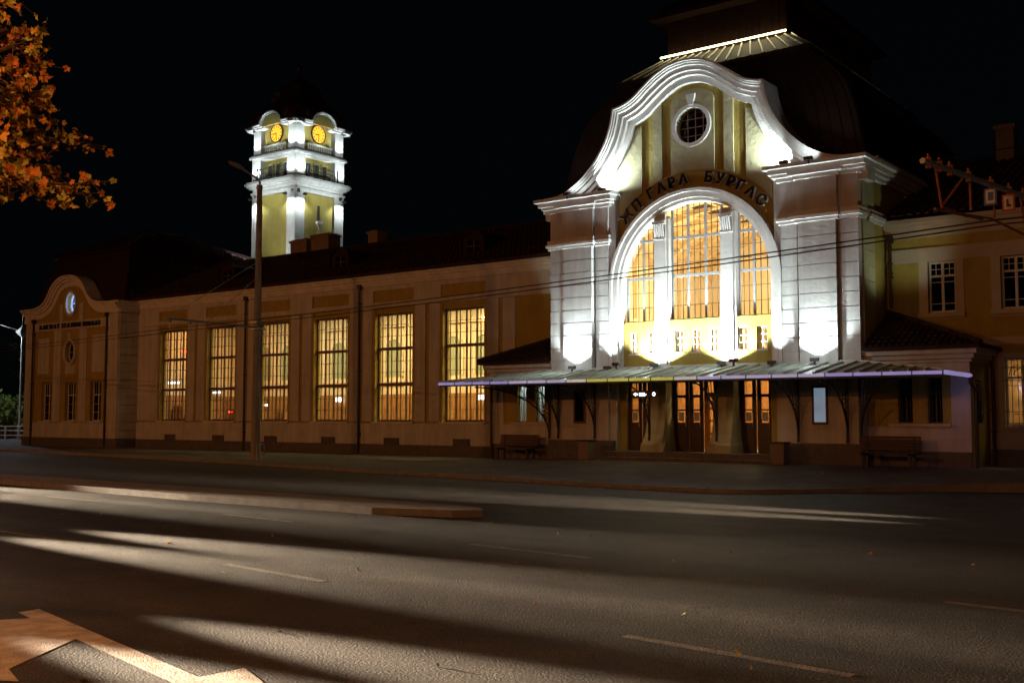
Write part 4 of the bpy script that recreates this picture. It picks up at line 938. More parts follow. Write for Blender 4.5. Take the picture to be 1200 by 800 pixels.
for rot in range(4):
    m_ = MB(); ca, sa = cos(rot*pi/2), sin(rot*pi/2)
    for (a, b, p) in ((-.16,-.08,2.55),(-.08,.0,2.45),(.0,.12,2.3)):
        t_ = MB(); t_.band(R1, a, b, -p, -1.75); m_.add(t_.v, t_.f)
    m_.v = [(TX+v[0]*ca-v[1]*sa, TY+v[0]*sa+v[1]*ca, v[2]) for v in m_.v]; m_.build('clock_pediment', M['white'], tow)
    q = MB(); q.plate([(-1.1,19.2),(1.1,19.2),(1.3,20.84),(.9,20.86)]+[(.9*cos(t), 20.9+.7*sin(t)) for t in [pi*k/12 for k in range(1,12)]]+[(-.9,20.86),(-1.3,20.84)], [], -1.86, -1.7)
    q.plate([(-.95,20.86),(.95,20.86)]+[(.86*cos(t), 20.9+.64*sin(t)) for t in [pi*k/12 for k in range(13)]], [], -2.42, -2.3)
    q.v = [(TX+v[0]*ca-v[1]*sa, TY+v[0]*sa+v[1]*ca, v[2]) for v in q.v]; q.build('clock_panel', M['ochre'], tow)
    T = lambda mb: setattr(mb, 'v', [(TX+v[0]*ca-v[1]*sa, TY+v[0]*sa+v[1]*ca, v[2]) for v in mb.v]) or mb
    ck = T(MB().plate(ell(0,20.38,.56,.56,32), [], -1.93, -1.88)).build('clock_face', emit('orange_clock_light', (1,.46,.03), 1.3), tow)
    h = MB(); h.band(ell(0,20.38,.56,.56,32), 0, .06, -1.97, -1.87, True)
    for k in range(12):
        a = 2*pi*k/12; c_, s_ = cos(a), sin(a); l0, l1, wd = .38, .50, .024
        h.plate([(c_*l0-s_*wd,20.38+s_*l0+c_*wd),(c_*l1-s_*wd,20.38+s_*l1+c_*wd),(c_*l1+s_*wd,20.38+s_*l1-c_*wd),(c_*l0+s_*wd,20.38+s_*l0-c_*wd)], [], -1.95, -1.93)
    h.plate([(-.02,20.38),(.02,20.38),(.03,19.98),(-.03,19.98)], [], -1.965, -1.95); h.plate([(0,20.36),(.0,20.41),(-.30,20.34),(-.29,20.28)], [], -1.98, -1.965)
    T(h).build('clock_hands', M['iron'], ck)
    ba = MB()
    for k in range(11): u = -.98+k*.196; ba.lathe([(.02,0),(.05,.1),(.03,.3),(.02,.4)], (u,-2.02,19.15), 6)
    ba.box(-1.1,1.1,-2.1,-1.95,19.55,19.63); T(ba).build('balustrade', M['white'], tow)
    rl = MB()
    for k in range(13): u = -1.25+k*.208; rl.tube([(u,-2.42,17.28),(u,-2.42,18.0)], .014, 5)
    for z in (17.4,17.7,18.0): rl.tube([(-1.35,-2.42,z),(1.35,-2.42,z)], .02, 5)
    for u in (-1.3,1.3): rl.box(u-.04,u+.04,-2.46,-2.38,17.28,18.1)
    T(rl).build('balcony_railing', M['iron'], tow)
    for u in (-.72,0,.72):
        wn = T(MB().box(u-.17,u+.17,-1.74,-1.69,17.35,18.35)).build('tower_window', M['dglass'] if 0 else M['darkroom'], tow)
        T(MB().band(rect(u-.2,u+.2,17.32,18.4)[::-1], 0, -.05, -1.78, -1.69, True)).build('frame', M['panel'], wn)
    if rot != 1: continue
    sl_ = T(MB().box(-.1,.1,-2.03,-1.98,14.6,15.6)).build('slit_window', M['darkroom'], tow)
    ks = MB(); ks.box(-.22,.22,-2.2,-2.0,14.4,14.58); ks.sq([(.18,.1,14.4),(.02,.02,14.0)], (0,-2.1,0)); T(ks).build('corbel', M['white'], sl_)
pr = spline([(2.35,20.95),(2.3,21.4),(2.1,21.9),(1.75,22.3),(1.3,22.65),(1.12,22.9)], 4)
rf = MB(); rf.sq([(a,a,z) for a, z in pr], (TX,TY,0)); rf.box(TX-1.35,TX+1.35,TY-1.35,TY+1.35,22.88,23.0); rf.sq([(1.0,1.0,23.0),(.95,.95,23.35)], (TX,TY,0)); rf.box(TX-1.2,TX+1.2,TY-1.2,TY+1.2,23.35,23.45)
rf.sq([(a,a,z) for a, z in spline([(1.05,23.45),(.85,23.9),(.4,24.3),(.12,24.7),(.08,25.0)], 3)], (TX,TY,0)); rf.lathe([(.03,25.0),(.2,25.15),(.2,25.3),(.03,25.45),(.025,26.8)], (TX,TY,0), 10)
for k in range(9):
    t_ = -1+2*(k+.5)/9; rf.tube([(TX+t_*a,TY-a,z) for a, z in pr], .02, 4); rf.tube([(TX+a,TY+t_*a,z) for a, z in pr], .02, 4)
rf.build('roof', mat('tower_copper_roof', (.30,.12,.08), .6, (.2,.09,.06), 3, .1, 20), tow)
def tl(x, y, z, aim, e, ang=110, bl=.5): lamp('tower_lamp', 'SPOT', (x,y,z), e, COLD, tow, aim=aim, size=.08, angle=ang, blend=bl)
fb = MB()
for (sx, sy) in ((1,-1),(-1,-1),(1,1)):
    x, y = TX+sx*1.72, TY+sy*1.72
    for (px, py, nx, ny) in ((x, TY-2.62, 0, 1),(TX+2.62, y, -1, 0)):
        if (sx, sy) == (-1,-1) and nx: continue
        if (sx, sy) == (1,1) and ny: continue
        tl(px, py, 15.95, (px+nx*.6, py+ny*.6, 14.6), E_TOWER*.3, 125, .5); fb.box(px-.1,px+.1,py-.1,py+.1,16.0,16.12)
        tl(px+nx*.05, py+ny*.05, 17.45, (px+nx*.3, py+ny*.3, 18.3), E_TOWER*.25, 110, .6)
        tl(px+nx*.1, py+ny*.1, 19.25, (px+nx*.35, py+ny*.35, 20.3), E_TOWER*.28, 110, .6)
fb.build('floodlight', M['iron'], tow)
tl(TX, TY-3.0, 19.3, (TX,TY-2,21.2), E_TOWER*.12); tl(TX+3.0, TY, 19.3, (TX+2,TY,21.2), E_TOWER*.12)
tl(TX, TY-9, 12.2, (TX,TY-2,17.6), 3600, 38, .9); tl(TX+9, TY, 12.2, (TX+2,TY,17.6), 3800, 38, .9)  # unseen spots added above the roofs to brighten the tower cornice
lamp('tower_low_lamp', 'AREA', (TX+1.0,TY-5,11.7), 100, (.9,1,1), tow, aim=(TX+.5,TY-2,13.5), size=3, sy=1)

# ================================================================ STREET FURNITURE
def bench(x, y, z, label):
    b = empty('bench', (x,y,z), label, 'bench', 'benches along the station front')
    for k in range(4): MB().box(x-.9,x+.9,y-.28+k*.11,y-.2+k*.11,z+.42,z+.455).build('seat_slat', M['bench'], b)
    for k in range(5): MB().box(x-.9,x+.9,y+.17+k*.02,y+.2+k*.02,z+.5+k*.085,z+.575+k*.085).build('back_slat', M['bench'], b)
    for u in (-.7, .7):
        l = MB(); l.box(x+u-.04,x+u+.04,y-.26,y-.2,z,z+.42); l.box(x+u-.04,x+u+.04,y+.14,y+.2,z,z+.5); l.box(x+u-.04,x+u+.04,y-.26,y+.2,z+.36,z+.42); l.tube([(x+u,y+.16,z+.45),(x+u,y+.27,z+.92)], .025, 6); l.build('leg', M['iron'], b)
bench(-25.2, 33.2, .2, 'dark slatted bench below the pale lit annex windows, left of the entrance')
bench(-11.1, 33.0, .3, 'dark slatted bench below the barred annex windows, right of the entrance')
def bin_(x, y, z, label):
    b = empty('litter_bin', (x,y,z), label, 'litter bin', 'litter bins by the entrance')
    m_ = MB(); m_.sq([(.20,.20,0),(.22,.22,.06),(.23,.23,.62),(.20,.20,.68)], (x,y,z)); m_.build('body', M['bin'], b, bevel=.015)
    t_ = MB(); t_.band(rect(x-.2,x+.2,y-.2,y+.2), 0, .05, 0, .05, True); t_.v = [(v[0], v[2], z+.66+v[1]) for v in t_.v]; t_.build('rim', M['iron'], b)
bin_(-21.4, 32.3, .28, 'pebble dash litter bin left of the entrance steps'); bin_(-14.35, 32.6, .3, 'pebble dash litter bin right of the entrance steps')
# concrete pole with lamp and trolley wire arm
px_, py_ = -34.67, 28.6
po = empty('street_pole', (px_,py_,.1), 'tall concrete pole with unlit lamp on a bent arm in front of the wing', 'pole')
b = MB(); b.lathe([(.20,.1),(.185,1.5),(.15,5),(.105,11.0),(.10,11.05)], (px_,py_,0), 18); b.build('shaft', M['concrete'], po, True)
b = MB(); b.tube(spline([(px_,py_,11.0),(px_,py_,11.2),(px_,py_-.1,11.32),(px_,py_-.5,11.48),(px_,py_-.85,11.6)], 5), .045, 8); b.lathe([(.125,10.9),(.125,11.1)], (px_,py_,0), 14); b.build('lamp_arm', M['steel'], po, True)
b = MB()
for i in range(1): 
    vs = []
    for (t_, w_, h_) in ((0,.06,.05),(.12,.12,.08),(.4,.19,.10),(.75,.17,.08),(.92,.06,.03)):
        for k in range(10): a = 2*pi*k/10; vs.append((px_+w_*cos(a), py_-.8-t_*.8, 11.59+t_*.2+h_*sin(a)*(1 if sin(a)>0 else .5)))
    b.add(vs, [(i_*10+k, i_*10+(k+1)%10, i_*10+10+(k+1)%10, i_*10+10+k) for i_ in range(4) for k in range(10)]+[tuple(range(10)), tuple(range(40,50))])
b.build('lamp_head', M['concrete'], po, True)
b = MB(); b.tube([(px_,py_,5.35),(px_,24.3,5.42)], .04, 8); b.box(px_-.24,px_+.24,py_-.24,py_+.24,5.25,5.32); b.box(px_-.24,px_+.24,py_-.24,py_+.24,5.5,5.57); b.tube([(px_,py_,7.4),(px_,26.2,5.42)], .012, 5); b.tube([(px_,py_,8.0),(px_,24.4,5.44)], .012, 5)
for y in (24.5,25.4): b.tube([(px_,y,5.4),(px_,y,5.05)], .02, 6); b.lathe([(.04,0),(.07,.04),(.04,.09)], (px_,y,5.28), 8)
b.tube([(px_-.6,24.9,5.06),(px_+.6,24.9,5.0)], .014, 5); b.build('wire_arm', M['steel'], po)
b = MB(); b.box(px_+.3,px_+.34,py_-.2,py_-.16,.1,.75); b.box(px_+.3,px_+.34,py_+.16,py_+.2,.1,.75); b.box(px_+.3,px_+.34,py_-.2,py_+.2,.7,.75); tag(b.build('cycle_stand', M['steel']), 'low steel loop stand beside the foot of the concrete pole', 'stand')
# right-hand arm reaching over the road from a pole outside the picture
qx, qy = -3.0, 27.6
pr_ = empty('trolley_wire_pole', (qx,qy,.2), 'pole arm at upper right carrying trolley wire fittings and two small signs', 'pole')
b = MB(); b.lathe([(.2,.15),(.13,8.5)], (qx,qy,0), 14); b.build('shaft', M['concrete'], pr_, True)
A0 = Vector((qx,qy,5.45)); A1 = Vector((-4.82,16.1,5.5)); ad = (A1-A0)
MB().tube([A0, A0+ad*.5, A1], .045, 10).build('arm', M['steel'], pr_, True)
P_ = lambda t_, dz=0: A0+ad*t_+Vector((0,0,dz))
b = MB()
for t_ in (.985,.955,.925,.87,.80,.74,.69,.66): c_ = P_(t_); b.tube([c_+Vector((0,.03,-.08)), c_+Vector((0,.03,.08))], .05, 6); b.tube([c_+Vector((0,0,.04)), c_+Vector((0,0,.13))], .02, 5)
for (a, c_, d_) in ((.965,.95,-.62),(.885,.93,-.55)): b.tube([P_(a,-.04), P_(.95,-.6)], .02, 6)
for t_ in (.865, .79): b.tube([P_(t_,-.05), P_(t_,-.52)], .02, 6)
for t_ in (.70,.64): b.tube([P_(t_,-.05), P_(.68,-.68)], .022, 6)
b.tube([P_(.95,-.6), P_(.9,-.62), P_(.8,-.55), P_(.68,-.66)], .018, 6); b.tube([P_(.97,-.66), P_(.83,-.60)], .022, 6)
b.build('wire_fitting', M['insul'], pr_)
b = MB(); b.tube([P_(.66,.05), P_(.5,2.2)], .01, 4); b.tube([P_(.97,.05), Vector((qx+.6,qy,8.3))], .01, 4); b.build('stay_wire', M['iron'], pr_)
for t_, colr, nm in ((.80,(.05,.12,.45),'blue'),(.74,(.5,.05,.03),'red')):
    c_ = P_(t_,-.20); pm = mat(nm+'_enamel', colr, .5); s_ = MB(); s_.box(c_.x-.10,c_.x+.10,c_.y-.04,c_.y-.03,c_.z-.14,c_.z+.14); f = s_.build('small_sign', pm, pr_)
    s_ = MB(); s_.box(c_.x-.07,c_.x+.07,c_.y-.045,c_.y-.04,c_.z-.11,c_.z+.11); i_ = s_.build('sign_face', M['curtain'], f)
    s_ = MB()
    if nm == 'blue': s_.box(c_.x-.035,c_.x+.045,c_.y-.05,c_.y-.045,c_.z-.06,c_.z+.07)
    else: s_.plate([(c_.x-.03,c_.z+.06),(c_.x+.0,c_.z+.06),(c_.x+.01,c_.z-.02),(c_.x+.04,c_.z-.03),(c_.x+.04,c_.z-.07),(c_.x-.03,c_.z-.07)], [], c_.y-.05, c_.y-.045)
    s_.build('sign_mark', pm if nm == 'blue' else M['iron'], f)
def sag(pts, n=10, s=.12):
    out = []
    for a, b_ in zip(pts, pts[1:]):
        a, b_ = Vector(a), Vector(b_)
        for k in range(n): t_ = k/n; out.append(a.lerp(b_, t_)-Vector((0,0,4*s*t_*(1-t_))))
    out.append(Vector(pts[-1])); return out
for k, (pts, lb_) in enumerate(((((-75,31.5,5.4),(px_,25.4,5.05),(-4.5,18.9,4.92),(14,17.5,5.0)), 'upper of the two dark trolley wires crossing the station front'), (((-75,30.5,5.4),(px_,24.5,5.05),(-4.4,18.1,4.86),(14,16.6,5.0)), 'lower of the two dark trolley wires crossing the station front'))):
    tag(MB().tube(sag(pts), .013, 5).build('trolley_wire', M['iron']), lb_, 'wire', 'trolley wires')

# ---- street lamps (sodium) standing on the near side of the road, outside the picture
def street_lamp(x, y, e, label, h=9, ax=0, ay=1.6):
    o = empty('street_lamp', (x,y,0), label, 'street lamp', 'sodium street lamps on the near pavement')
    MB().lathe([(.13,0),(.11,1),(.06,h)], (x,y,0), 12).build('shaft', M['steel'], o, True)
    MB().tube([(x,y,h),(x+ax*.5,y+ay*.5,h+.35),(x+ax,y+ay,h+.4)], .04, 8).build('arm', M['steel'], o)
    MB().sq([(.12,.3,0),(.16,.36,.08),(.1,.25,.2)], (x+ax,y+ay,h+.38)).build('head', M['iron'], o)
    MB().sq([(.08,.2,-.02),(.1,.26,0)], (x+ax,y+ay,h+.375)).build('lens', emit('sodium_lens', SODIUM, 20), o)
    lamp('sodium_lamp', 'SPOT', (x+ax,y+ay,h+.3), e, SODIUM, o, aim=(x+ax,y+ay+5.5,0), size=.15, angle=165, blend=.5)
street_lamp(-27, -2.5, E_STREET, 'sodium street lamp left of the camera')
street_lamp(-2, -3.0, E_STREET*.5, 'sodium street lamp behind the camera')
street_lamp(-9.3, -1.0, E_STREET*.22, 'sodium street lamp beside the maple tree', 7, 0, 1.2)
street_lamp(-52, 6, E_STREET, 'sodium street lamp far left of the road')
# distant lit lamp at the left edge
def far_lamp():
    x, y = -66.2+-12, 42.5
    o = empty('twin_street_lamp', (x,y,.1), 'lit white street lamp beyond the left end of the station', 'street lamp')
    MB().lathe([(.16,.1),(.15,1.2),(.09,1.3),(.06,8.1)], (x,y,0), 12).build('shaft', M['steel'], o, True)
    b = MB(); b.sq([(.02,.02,7.6),(.34,.34,8.05),(.02,.02,8.5)], (x,y,0)); b.tube([(x,y,8.1),(x-.9,y-1.2,8.55),(x-1.4,y-1.9,8.5)], .035, 6); b.tube([(x,y,8.5),(x,y,9.6)], .02, 5); b.build('arm', M['steel'], o)
    for (dx, dy, dz) in ((-1.45,-1.95,8.45),(-2.0,-1.5,9.35)):
        MB().lathe([(.02,.12),(.2,.06),(.24,0),(.02,-.02)], (x+dx,y+dy,dz), 14).build('lens', emit('white_lens', (.85,.92,1), 40), o)
    lamp('white_street_lamp', 'POINT', (x-1.4,y-1.9,8.2), 900, (.85,.93,1), o, size=.2)
far_lamp()
ra = empty('railing', (-78,41,.1), 'low pale metal railing at the left edge beyond the station', 'railing')
b = MB(); pts = [(-92,38.6),(-74.5,42.2)]
for z in (.45,.8,1.1): b.tube([(-92,38.6,z),(-70,43.2,z)], .035, 6)
b.build('rail', M['frame'], ra)
for k in range(9): t_ = k/8; MB().box(-92+22*t_-.05,-92+22*t_+.05,38.55+4.6*t_,38.65+4.6*t_,0,1.15).build('post', M['frame'], ra)
ra2 = MB(); ra2.box(-100,-69,46,46.3,0,.7); tag(ra2.build('low_wall', M['concrete']), 'low concrete wall behind the railing at the left edge', 'wall')

# ================================================================ TREES
def leaf_shape(kind):
    if kind == 'maple':
        h = [(.04,-.30),(.26,-.44),(.29,-.31),(.46,-.28),(.37,-.13),(.60,.0),(.50,.09),(.57,.25),(.36,.20),(.19,.13),(.27,.37),(.15,.36),(.11,.50)]
        return [(0,-.34)]+h+[(0,.64)]+[(-x, y) for x, y in reversed(h)]
    return [(0,-.5),(.3,-.1),(.2,.3),(0,.55),(-.2,.3),(-.3,-.1)]
def add_leaf(mb, c, size, kind, rnd, facing=None):
    s = leaf_shape(kind); a = rnd.uniform(0, 2*pi)
    if facing is not None and rnd.random() < .65: n = (facing+Vector((rnd.gauss(0,.5),rnd.gauss(0,.5),rnd.gauss(0,.4)))).normalized()
    else: n = Vector((rnd.gauss(0,1),rnd.gauss(0,1),rnd.gauss(0,1))).normalized()
    u = n.orthogonal().normalized(); v = n.cross(u); u, v = u*cos(a)+v*sin(a), -u*sin(a)+v*cos(a); fold = rnd.uniform(.0,.6); curl = rnd.uniform(-.5,.9)
    vs = [c]+[c+(u*p[0]+v*p[1]+n*fold*abs(p[0])+n*curl*(p[1]**2))*size for p in s]; k = len(s)
    mb.add(vs, [(0, i+1, (i+1) % k+1) for i in range(k)])
# autumn maple at upper left
rnd = random.Random(3)
tr_ = empty('maple_tree', (-13.2,4.3,0), 'autumn maple with orange and yellow leaves reaching in at upper left', 'tree')
b = MB(); b.tube(spline([(-13.2,4.3,-.05),(-13.15,4.25,1.2),(-13.25,4.35,2.6),(-13.1,4.3,4.2),(-13.2,4.5,6.0),(-13.3,4.4,8.0)], 4), .19, 12, .05); b.build('trunk', M['bark'], tr_, True)
camv = Vector((0,0,1.8)); FW = Vector((-.607,.794,.068)).normalized(); RT = Vector((.794,.607,0)); UPV = RT.cross(FW)
def at(px, py, d): return camv+(FW+RT*(px-600)/1288-UPV*(py-400)/1288)*d
paths = [[(-60,30),(0,16),(26,8)],[(-60,40),(-10,50),(18,42)],[(-60,90),(0,72),(28,58),(55,55)],[(-60,100),(0,95),(35,90),(55,85)],[(-60,130),(0,118),(35,118),(50,122)],[(-60,150),(0,140),(40,138),(72,130)],[(-60,175),(0,165),(40,170),(85,173),(118,178)],[(-60,190),(0,185),(50,180),(100,172)],[(-60,200),(0,205),(40,218),(90,226),(120,221)],[(-60,215),(0,215),(45,230),(75,238),(105,236)],[(-60,160),(0,190),(35,200),(60,215)],[(-60,60),(0,84),(20,110),(45,140)],[(-60,80),(0,130),(25,150),(50,150)],[(-60,210),(-5,225),(10,218),(30,222)]]
br = MB(); lf = MB()
for ip_, pth in enumerate(paths):
    d = 10+rnd.uniform(-.6,.8); P3 = [at(x, y, d+rnd.uniform(-.2,.2)) for x, y in [(x-12, y-10) for x, y in pth]]; P3[0] = P3[0].lerp(Vector((-13.15,4.3,P3[0].z+.2)), .8); P3 = [Vector((-13.15,4.3,P3[0].z-.5))]+P3
    sp_ = [Vector(q) for q in spline([tuple(q) for q in P3], 6)]; br.tube(sp_, .035, 6, .006)
    for q in sp_[8:]:
        for k in range(3 if q is not sp_[-1] else 4):
            if rnd.random() < .78:
                off = Vector((rnd.gauss(0,.09),rnd.gauss(0,.12),rnd.gauss(0,.08))); br.tube([q, q+off*.6, q+off], .004, 4); add_leaf(lf, q+off, rnd.uniform(.04,.115), 'maple', rnd, -FW)
for k in range(520):
    px = -70+abs(rnd.gauss(0,1))*40; py = rnd.choice((rnd.uniform(55,225),rnd.uniform(130,225),rnd.uniform(-40,40)))
    if px > 48-abs(py-150)*.12 or (py < 55 and px > 10): continue
    add_leaf(lf, at(px, py, 10+rnd.gauss(0,.5)), rnd.uniform(.05,.12), 'maple', rnd, -FW)
for k in range(3800):   # the rest of the crown outside the frame
    v = Vector((rnd.gauss(0,1),rnd.gauss(0,1),rnd.gauss(0,1))).normalized()*rnd.random()**.4; c = Vector((-13.3+v.x*2.6, 3.9+v.y*2.4, 6.2+v.z*2.5)); c += Vector((rnd.gauss(0,.15),)*3)
    r_ = c-camv; z_ = r_.dot(FW)
    if z_ > 0 and 600+1288*r_.dot(RT)/z_ > -18: continue
    add_leaf(lf, c, rnd.uniform(.09,.17), 'maple', rnd)
for k in range(16):
    a = rnd.uniform(0,2*pi); z = rnd.uniform(3.8,7); br.tube(spline([(-13.2,4.35,z),(-13.2+cos(a)*.9,4.3+sin(a)*.9,z+.5),(-13.2+cos(a)*1.7,4.2+sin(a)*1.6,z+.9)], 3), .04, 6, .01)
br.build('branch', M['bark'], tr_, True); lf.build('crown', M['autumn'], tr_)
# far trees behind the left end
def tree(x, y, h, r, label, m_, seed, n=2600, ls=.35, name='tree'):
    rn = random.Random(seed); o = empty(name, (x,y,0), label, 'tree' if name == 'tree' else 'bush', 'trees beyond the left end' if name == 'tree' else None)
    t_ = MB(); t_.tube([(x,y,-.1),(x+.1,y,h*.35),(x,y+.1,h*.75)], .05*r+.06, 8, .04)
    for k in range(7): a = rn.uniform(0,2*pi); z = h*rn.uniform(.3,.6); t_.tube([(x,y,z),(x+cos(a)*r*.5,y+sin(a)*r*.5,z+h*.18)], .05, 6, .02)
    t_.build('trunk', M['bark'], o); c = MB(); cl = [(Vector((x+rn.uniform(-.6,.6)*r, y+rn.uniform(-.6,.6)*r, h*(.62+rn.uniform(-.28,.3)))), r*rn.uniform(.35,.6)) for k in range(14)]
    for k in range(n):
        cc, rr = rn.choice(cl); v = Vector((rn.gauss(0,1),rn.gauss(0,1),rn.gauss(0,1))).normalized()*rr*rn.uniform(.5,1.05); p = cc+v
        if p.z < .15: p.z = .15+rn.random()*.4
        add_leaf(c, p, ls*rn.uniform(.6,1.3), 'plain', rn)
    c.build('crown', m_, o)
tree(-84,44.5,3.4,2.1,'low green bush lit by the white lamp at the left edge',M['bush'],5,1800,.28,'bush')
tree(-80.5,46.8,2.7,1.3,'small rounded bush between the lamp post and the station corner',M['bush'],6,1200,.25,'bush')
tree(-88,52,9,4,'dark tree behind the white lamp at the left edge',M['darkleaf'],8,3000,.45)
tree(-78,54,9.5,3.6,'dark tree just left of the end pavilion roof',M['darkleaf'],9,3000,.45)
tree(-70,50,13.0,2.6,'slim dark tree rising behind the end pavilion roof',M['darkleaf'],10,2400,.4)

# ================================================================ ADDED CARS (out of view, their headlamp beams streak the road)
def make_beam_car(name, x, y, paint, label, glassc):
    beam_car = empty(name, (x,y,0), label, 'beam_car')
    def loft(st, ring, ox, oy):
        vs = []; m_ = None
        for s in st:
            r_ = ring(*s); r_ = r_+[(-a, z) for a, z in reversed(r_)][0:]
            m_ = len(r_); vs += [(x+s[0]+ox, y+a+oy, z) for a, z in r_]
        fs = [(i*m_+k, i*m_+(k+1)%m_, i*m_+m_+(k+1)%m_, i*m_+m_+k) for i in range(len(st)-1) for k in range(m_)]
        fs += [tuple(range(m_)), tuple((len(st)-1)*m_+k for k in range(m_))]; return vs, fs
    def finish(o, lv=2):
        sb = o.modifiers.new('s', 'SUBSURF'); sb.levels = lv; sb.render_levels = lv
        for p in o.data.polygons: p.use_smooth = True
    body = [(-4.2,.62,.45,.80),(-4.14,.74,.32,.90),(-3.9,.82,.24,.96),(-3.4,.86,.2,.96),(-2.6,.87,.19,.95),(-1.8,.87,.19,.94),(-1.35,.87,.19,.935),(-1.0,.865,.19,.90),(-.55,.84,.2,.84),(-.2,.77,.22,.75),(-.05,.66,.26,.66),(0,.55,.34,.58)]
    def rb(xx, w_, zb, zt): return [(.0001,zb),(w_*.6,zb),(w_*.93,zb+.04),(w_,zb+.2 if zt-zb > .45 else (zb+zt)/2-.05),(w_*1.0,(zb+zt)/2+.04),(w_*.97,zt-.10),(w_*.88,zt-.015),(w_*.5,zt+.015),(.0001,zt+.02)]
    v, f = loft(body, rb, 0, 0); mb = MB(); mb.add(v, f); bo = mb.build('body', paint, beam_car); finish(bo)
    # wheel arches cut out of the body
    cut = MB()
    for wx in (-.78,-3.38): cut.lathe([(.345,-1.0),(.345,-.62)], (x+wx,y,.30), 28, 'y'); cut.lathe([(.345,.62),(.345,1.0)], (x+wx,y,.30), 28, 'y')
    co = cut.build('cutter', M['iron'], beam_car); bl = bo.modifiers.new('b', 'BOOLEAN'); bl.object = co; bl.operation = 'DIFFERENCE'; bl.solver = 'EXACT'
    dg = bpy.context.evaluated_depsgraph_get(); dg.update(); me = bpy.data.meshes.new_from_object(bo.evaluated_get(dg)); bo.modifiers.clear(); bo.data = me; me.set_sharp_from_angle(angle=radians(35)); bpy.data.objects.remove(co)
    cab = [(-4.0,.70,.93,.96),(-3.85,.72,.93,1.10),(-3.6,.73,.92,1.30),(-3.3,.74,.92,1.40),(-2.8,.745,.92,1.44),(-2.2,.745,.92,1.43),(-1.85,.745,.91,1.37),(-1.5,.74,.90,1.16),(-1.2,.73,.89,.98),(-1.05,.70,.88,.90)]
    def rc(xx, w_, zb, zt): k = min(1, (zt-zb)/.5); return [(.0001,zb),(w_*1.08,zb),(w_*1.06,zb+(zt-zb)*.15),(w_*(1.06-.22*k),zt-.07*k),(w_*(.98-.22*k),zt-.012),(w_*.5,zt),(.0001,zt+.004)]
    v, f = loft(cab, rc, 0, 0); mb = MB(); mb.add(v, f); finish(mb.build('windows', glassc, beam_car))
    rp = MB(); rows_ = []
    for (xx, w_, zt) in ((-3.62,.56,1.305),(-3.3,.575,1.40),(-2.8,.58,1.445),(-2.2,.58,1.435),(-1.87,.57,1.385)): rows_.append([(x+xx, y+w_*t_, zt+.012-.035*t_*t_) for t_ in (-1,-.6,0,.6,1)])
    rp.add([p for r_ in rows_ for p in r_], [(i*5+k, i*5+k+1, i*5+6+k, i*5+5+k) for i in range(4) for k in range(4)]); ro = rp.build('roof_panel', paint, beam_car); finish(ro, 1); sd = ro.modifiers.new('t', 'SOLIDIFY'); sd.thickness = .02
    pl_ = MB()
    for s in (-1, 1):
        pl_.tube([(x-1.08,y+s*.775,.915),(x-1.5,y+s*.72,1.16),(x-1.87,y+s*.60,1.375),(x-2.6,y+s*.62,1.42),(x-3.35,y+s*.61,1.385),(x-3.7,y+s*.69,1.15),(x-3.95,y+s*.77,.96)], .026, 6)
        pl_.tube([(x-2.5,y+s*.80,.93),(x-2.55,y+s*.635,1.41)], .03, 6)
    pl_.build('pillar', paint, beam_car, True)
    for s in (-1, 1):
        mrr = MB(); mrr.lathe([(.01,-.07),(.075,-.06),(.085,0),(.07,.05),(.01,.06)], (x-1.38,y+s*.96,1.0), 12, 'x'); mrr.box(x-1.4,x-1.36,min(y+s*.86,y+s*.93),max(y+s*.86,y+s*.93),.96,.99); mrr.build('mirror', paint, beam_car, True)
        hl = MB(); vs = []
        for (dx, k_) in ((-.30,.6),(-.12,.95),(-.015,1.0),(.035,.6)):
            for q in range(14): a = 2*pi*q/14; vs.append((x-.07+dx-.12*abs(cos(a)) * (1 if cos(a)*s > 0 else 0), y+s*.63+.155*cos(a)*k_, .645+.075*sin(a)*k_))
        hl.add(vs, [(i*14+k, i*14+(k+1)%14, i*14+14+(k+1)%14, i*14+14+k) for i in range(3) for k in range(14)]+[tuple(range(42,56))])
        h_ = hl.build('headlight', emit('headlamp_lens', (1,.93,.82), 26), beam_car, True)
        lamp('headlamp_beam', 'SPOT', (x+.14,y+s*.62,.65), 62000, (1,.78,.54), beam_car, aim=(x+15,y+s*.62,0), size=.06, angle=9.5, blend=1)  # narrow beam shaped to lay a long bright streak along the lane
        lamp('headlamp_beam', 'SPOT', (x+.14,y+s*.62,.65), 40, (1,.72,.42), beam_car, aim=(x+10,y+s*.62,0), size=.06, angle=70, blend=1)
        tl_ = MB(); tl_.box(x-4.2,x-4.12,y+s*.62-.12,y+s*.62+.12,.7,.88); tl_.build('tail_light', mat('tail_lens', (.35,.01,.01), .3), beam_car)
        dl = MB()
        for xx in (-1.45,-2.5): dl.box(x+xx-.006,x+xx+.006,y+s*.868-.006,y+s*.868+.006,.32,.90)
        dl.build('door_gap', M['iron'], beam_car)
        for xx in (-2.3,): MB().box(x+xx-.09,x+xx+.09,y+s*.875-.015,y+s*.875+.015,.80,.83).build('door_handle', paint, beam_car)
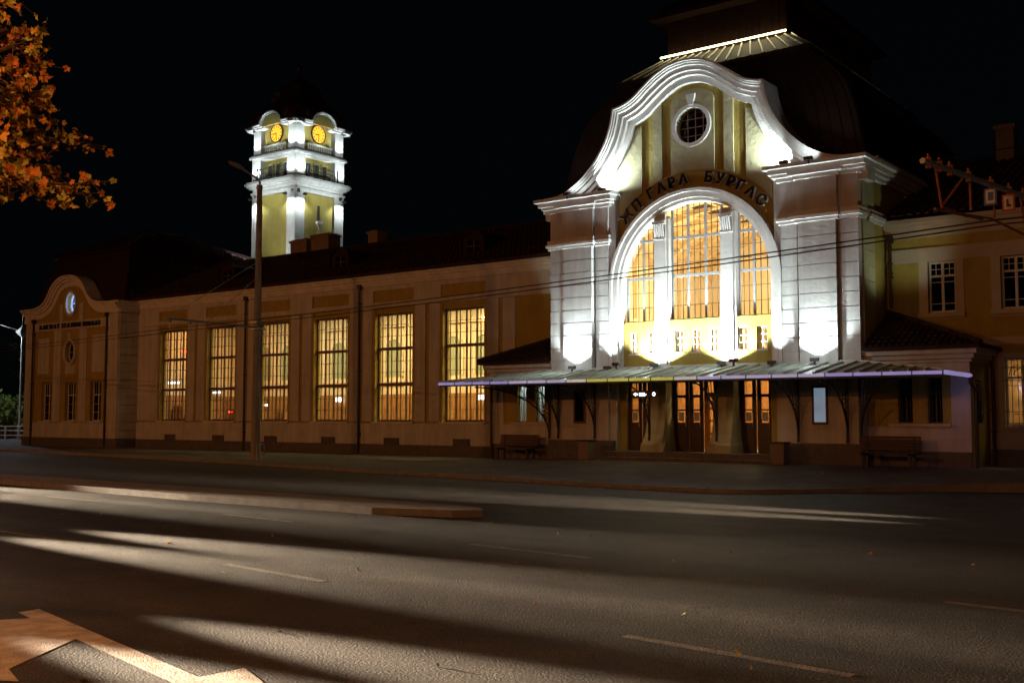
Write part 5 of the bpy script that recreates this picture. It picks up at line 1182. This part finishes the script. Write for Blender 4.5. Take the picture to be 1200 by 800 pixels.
        for wx in (-.78,-3.38):
            ty = MB(); ty.lathe([(.20,-.09),(.29,-.095),(.31,-.06),(.31,.06),(.29,.095),(.20,.09)], (x+wx,y+s*.765,.31), 30, 'y'); wo = ty.build('wheel', M['rubber'], beam_car, True)
            rm = MB(); rm.lathe([(.195,-.07),(.2,.088),(.17,.07),(.03,.05)] if s > 0 else [(.195,.07),(.2,-.088),(.17,-.07),(.03,-.05)], (x+wx,y+s*.765,.31), 24, 'y')
            for q in range(7): a = 2*pi*q/7; rm.tube([(x+wx+.03*cos(a),y+s*.855,.31+.03*sin(a)),(x+wx+.18*cos(a),y+s*.85,.31+.18*sin(a))], .022, 5)
            rm.build('rim', M['steel'], wo)
    gr = MB(); gr.box(x-.03,x+.012,y-.36,y+.36,.52,.60)
    for k in range(3): gr.box(x+.0,x+.02,y-.36,y+.36,.53+k*.025,.535+k*.025)
    gr.box(x-.04,x+.015,y-.5,y+.5,.30,.40); gr.build('grille', M['iron'], beam_car)
    MB().box(x+.012,x+.026,y-.25,y+.25,.42,.51).build('number_plate', M['frame'], beam_car)
    wpz = MB(); wpz.tube([(x-1.08,y-.5,.925),(x-1.3,y-.05,1.06)], .009, 5); wpz.tube([(x-1.08,y+.1,.93),(x-1.3,y+.5,1.05)], .009, 5); wpz.build('wiper', M['iron'], beam_car)
    return beam_car
cg = glassmat('car_glass', (.12,.13,.14), .12, .02)
silver = mat('silver_car_paint', (.33,.33,.34), .28, (.32,.32,.33), 1, 0, metal=.7, spec=.6)
dark = mat('dark_blue_car_paint', (.02,.028,.05), .22, None, 1, 0, spec=.7)
make_beam_car('beam_car', -13.9, 5.4, silver, 'silver hatchback added out of view at left, its headlamps streaking the near lane', cg)
make_beam_car('beam_car', -21.5, 9.2, dark, 'dark blue hatchback added out of view at left, its headlamps streaking the second lane', cg)
make_beam_car('beam_car', -35, 13.6, dark, 'dark blue hatchback added out of view beside the traffic island, its headlamps streaking the third lane', cg)
oc_ = make_beam_car('beam_car', -.6, 19.6, silver, 'silver hatchback added out of view at right, its headlamps streaking the far carriageway', cg); oc_.rotation_euler = (0, 0, pi)
rn = random.Random(21)
fl = MB()
for k in range(150):
    x = rn.uniform(-22,0); y = rn.choice((rn.uniform(4,15), rn.uniform(22.3,24), rn.uniform(25.5,31)))
    z = .012 if y < 22.3 else (.02 if y < 23.6 else pav_z(x,y)+.02)
    add_leaf(fl, Vector((x,y,z)), rn.uniform(.03,.08), 'plain', rn, Vector((0,0,1)))
tag(fl.build('fallen_leaves', M['autumn']), 'small fallen leaves scattered over the road and pavement', 'leaves', kind='stuff')
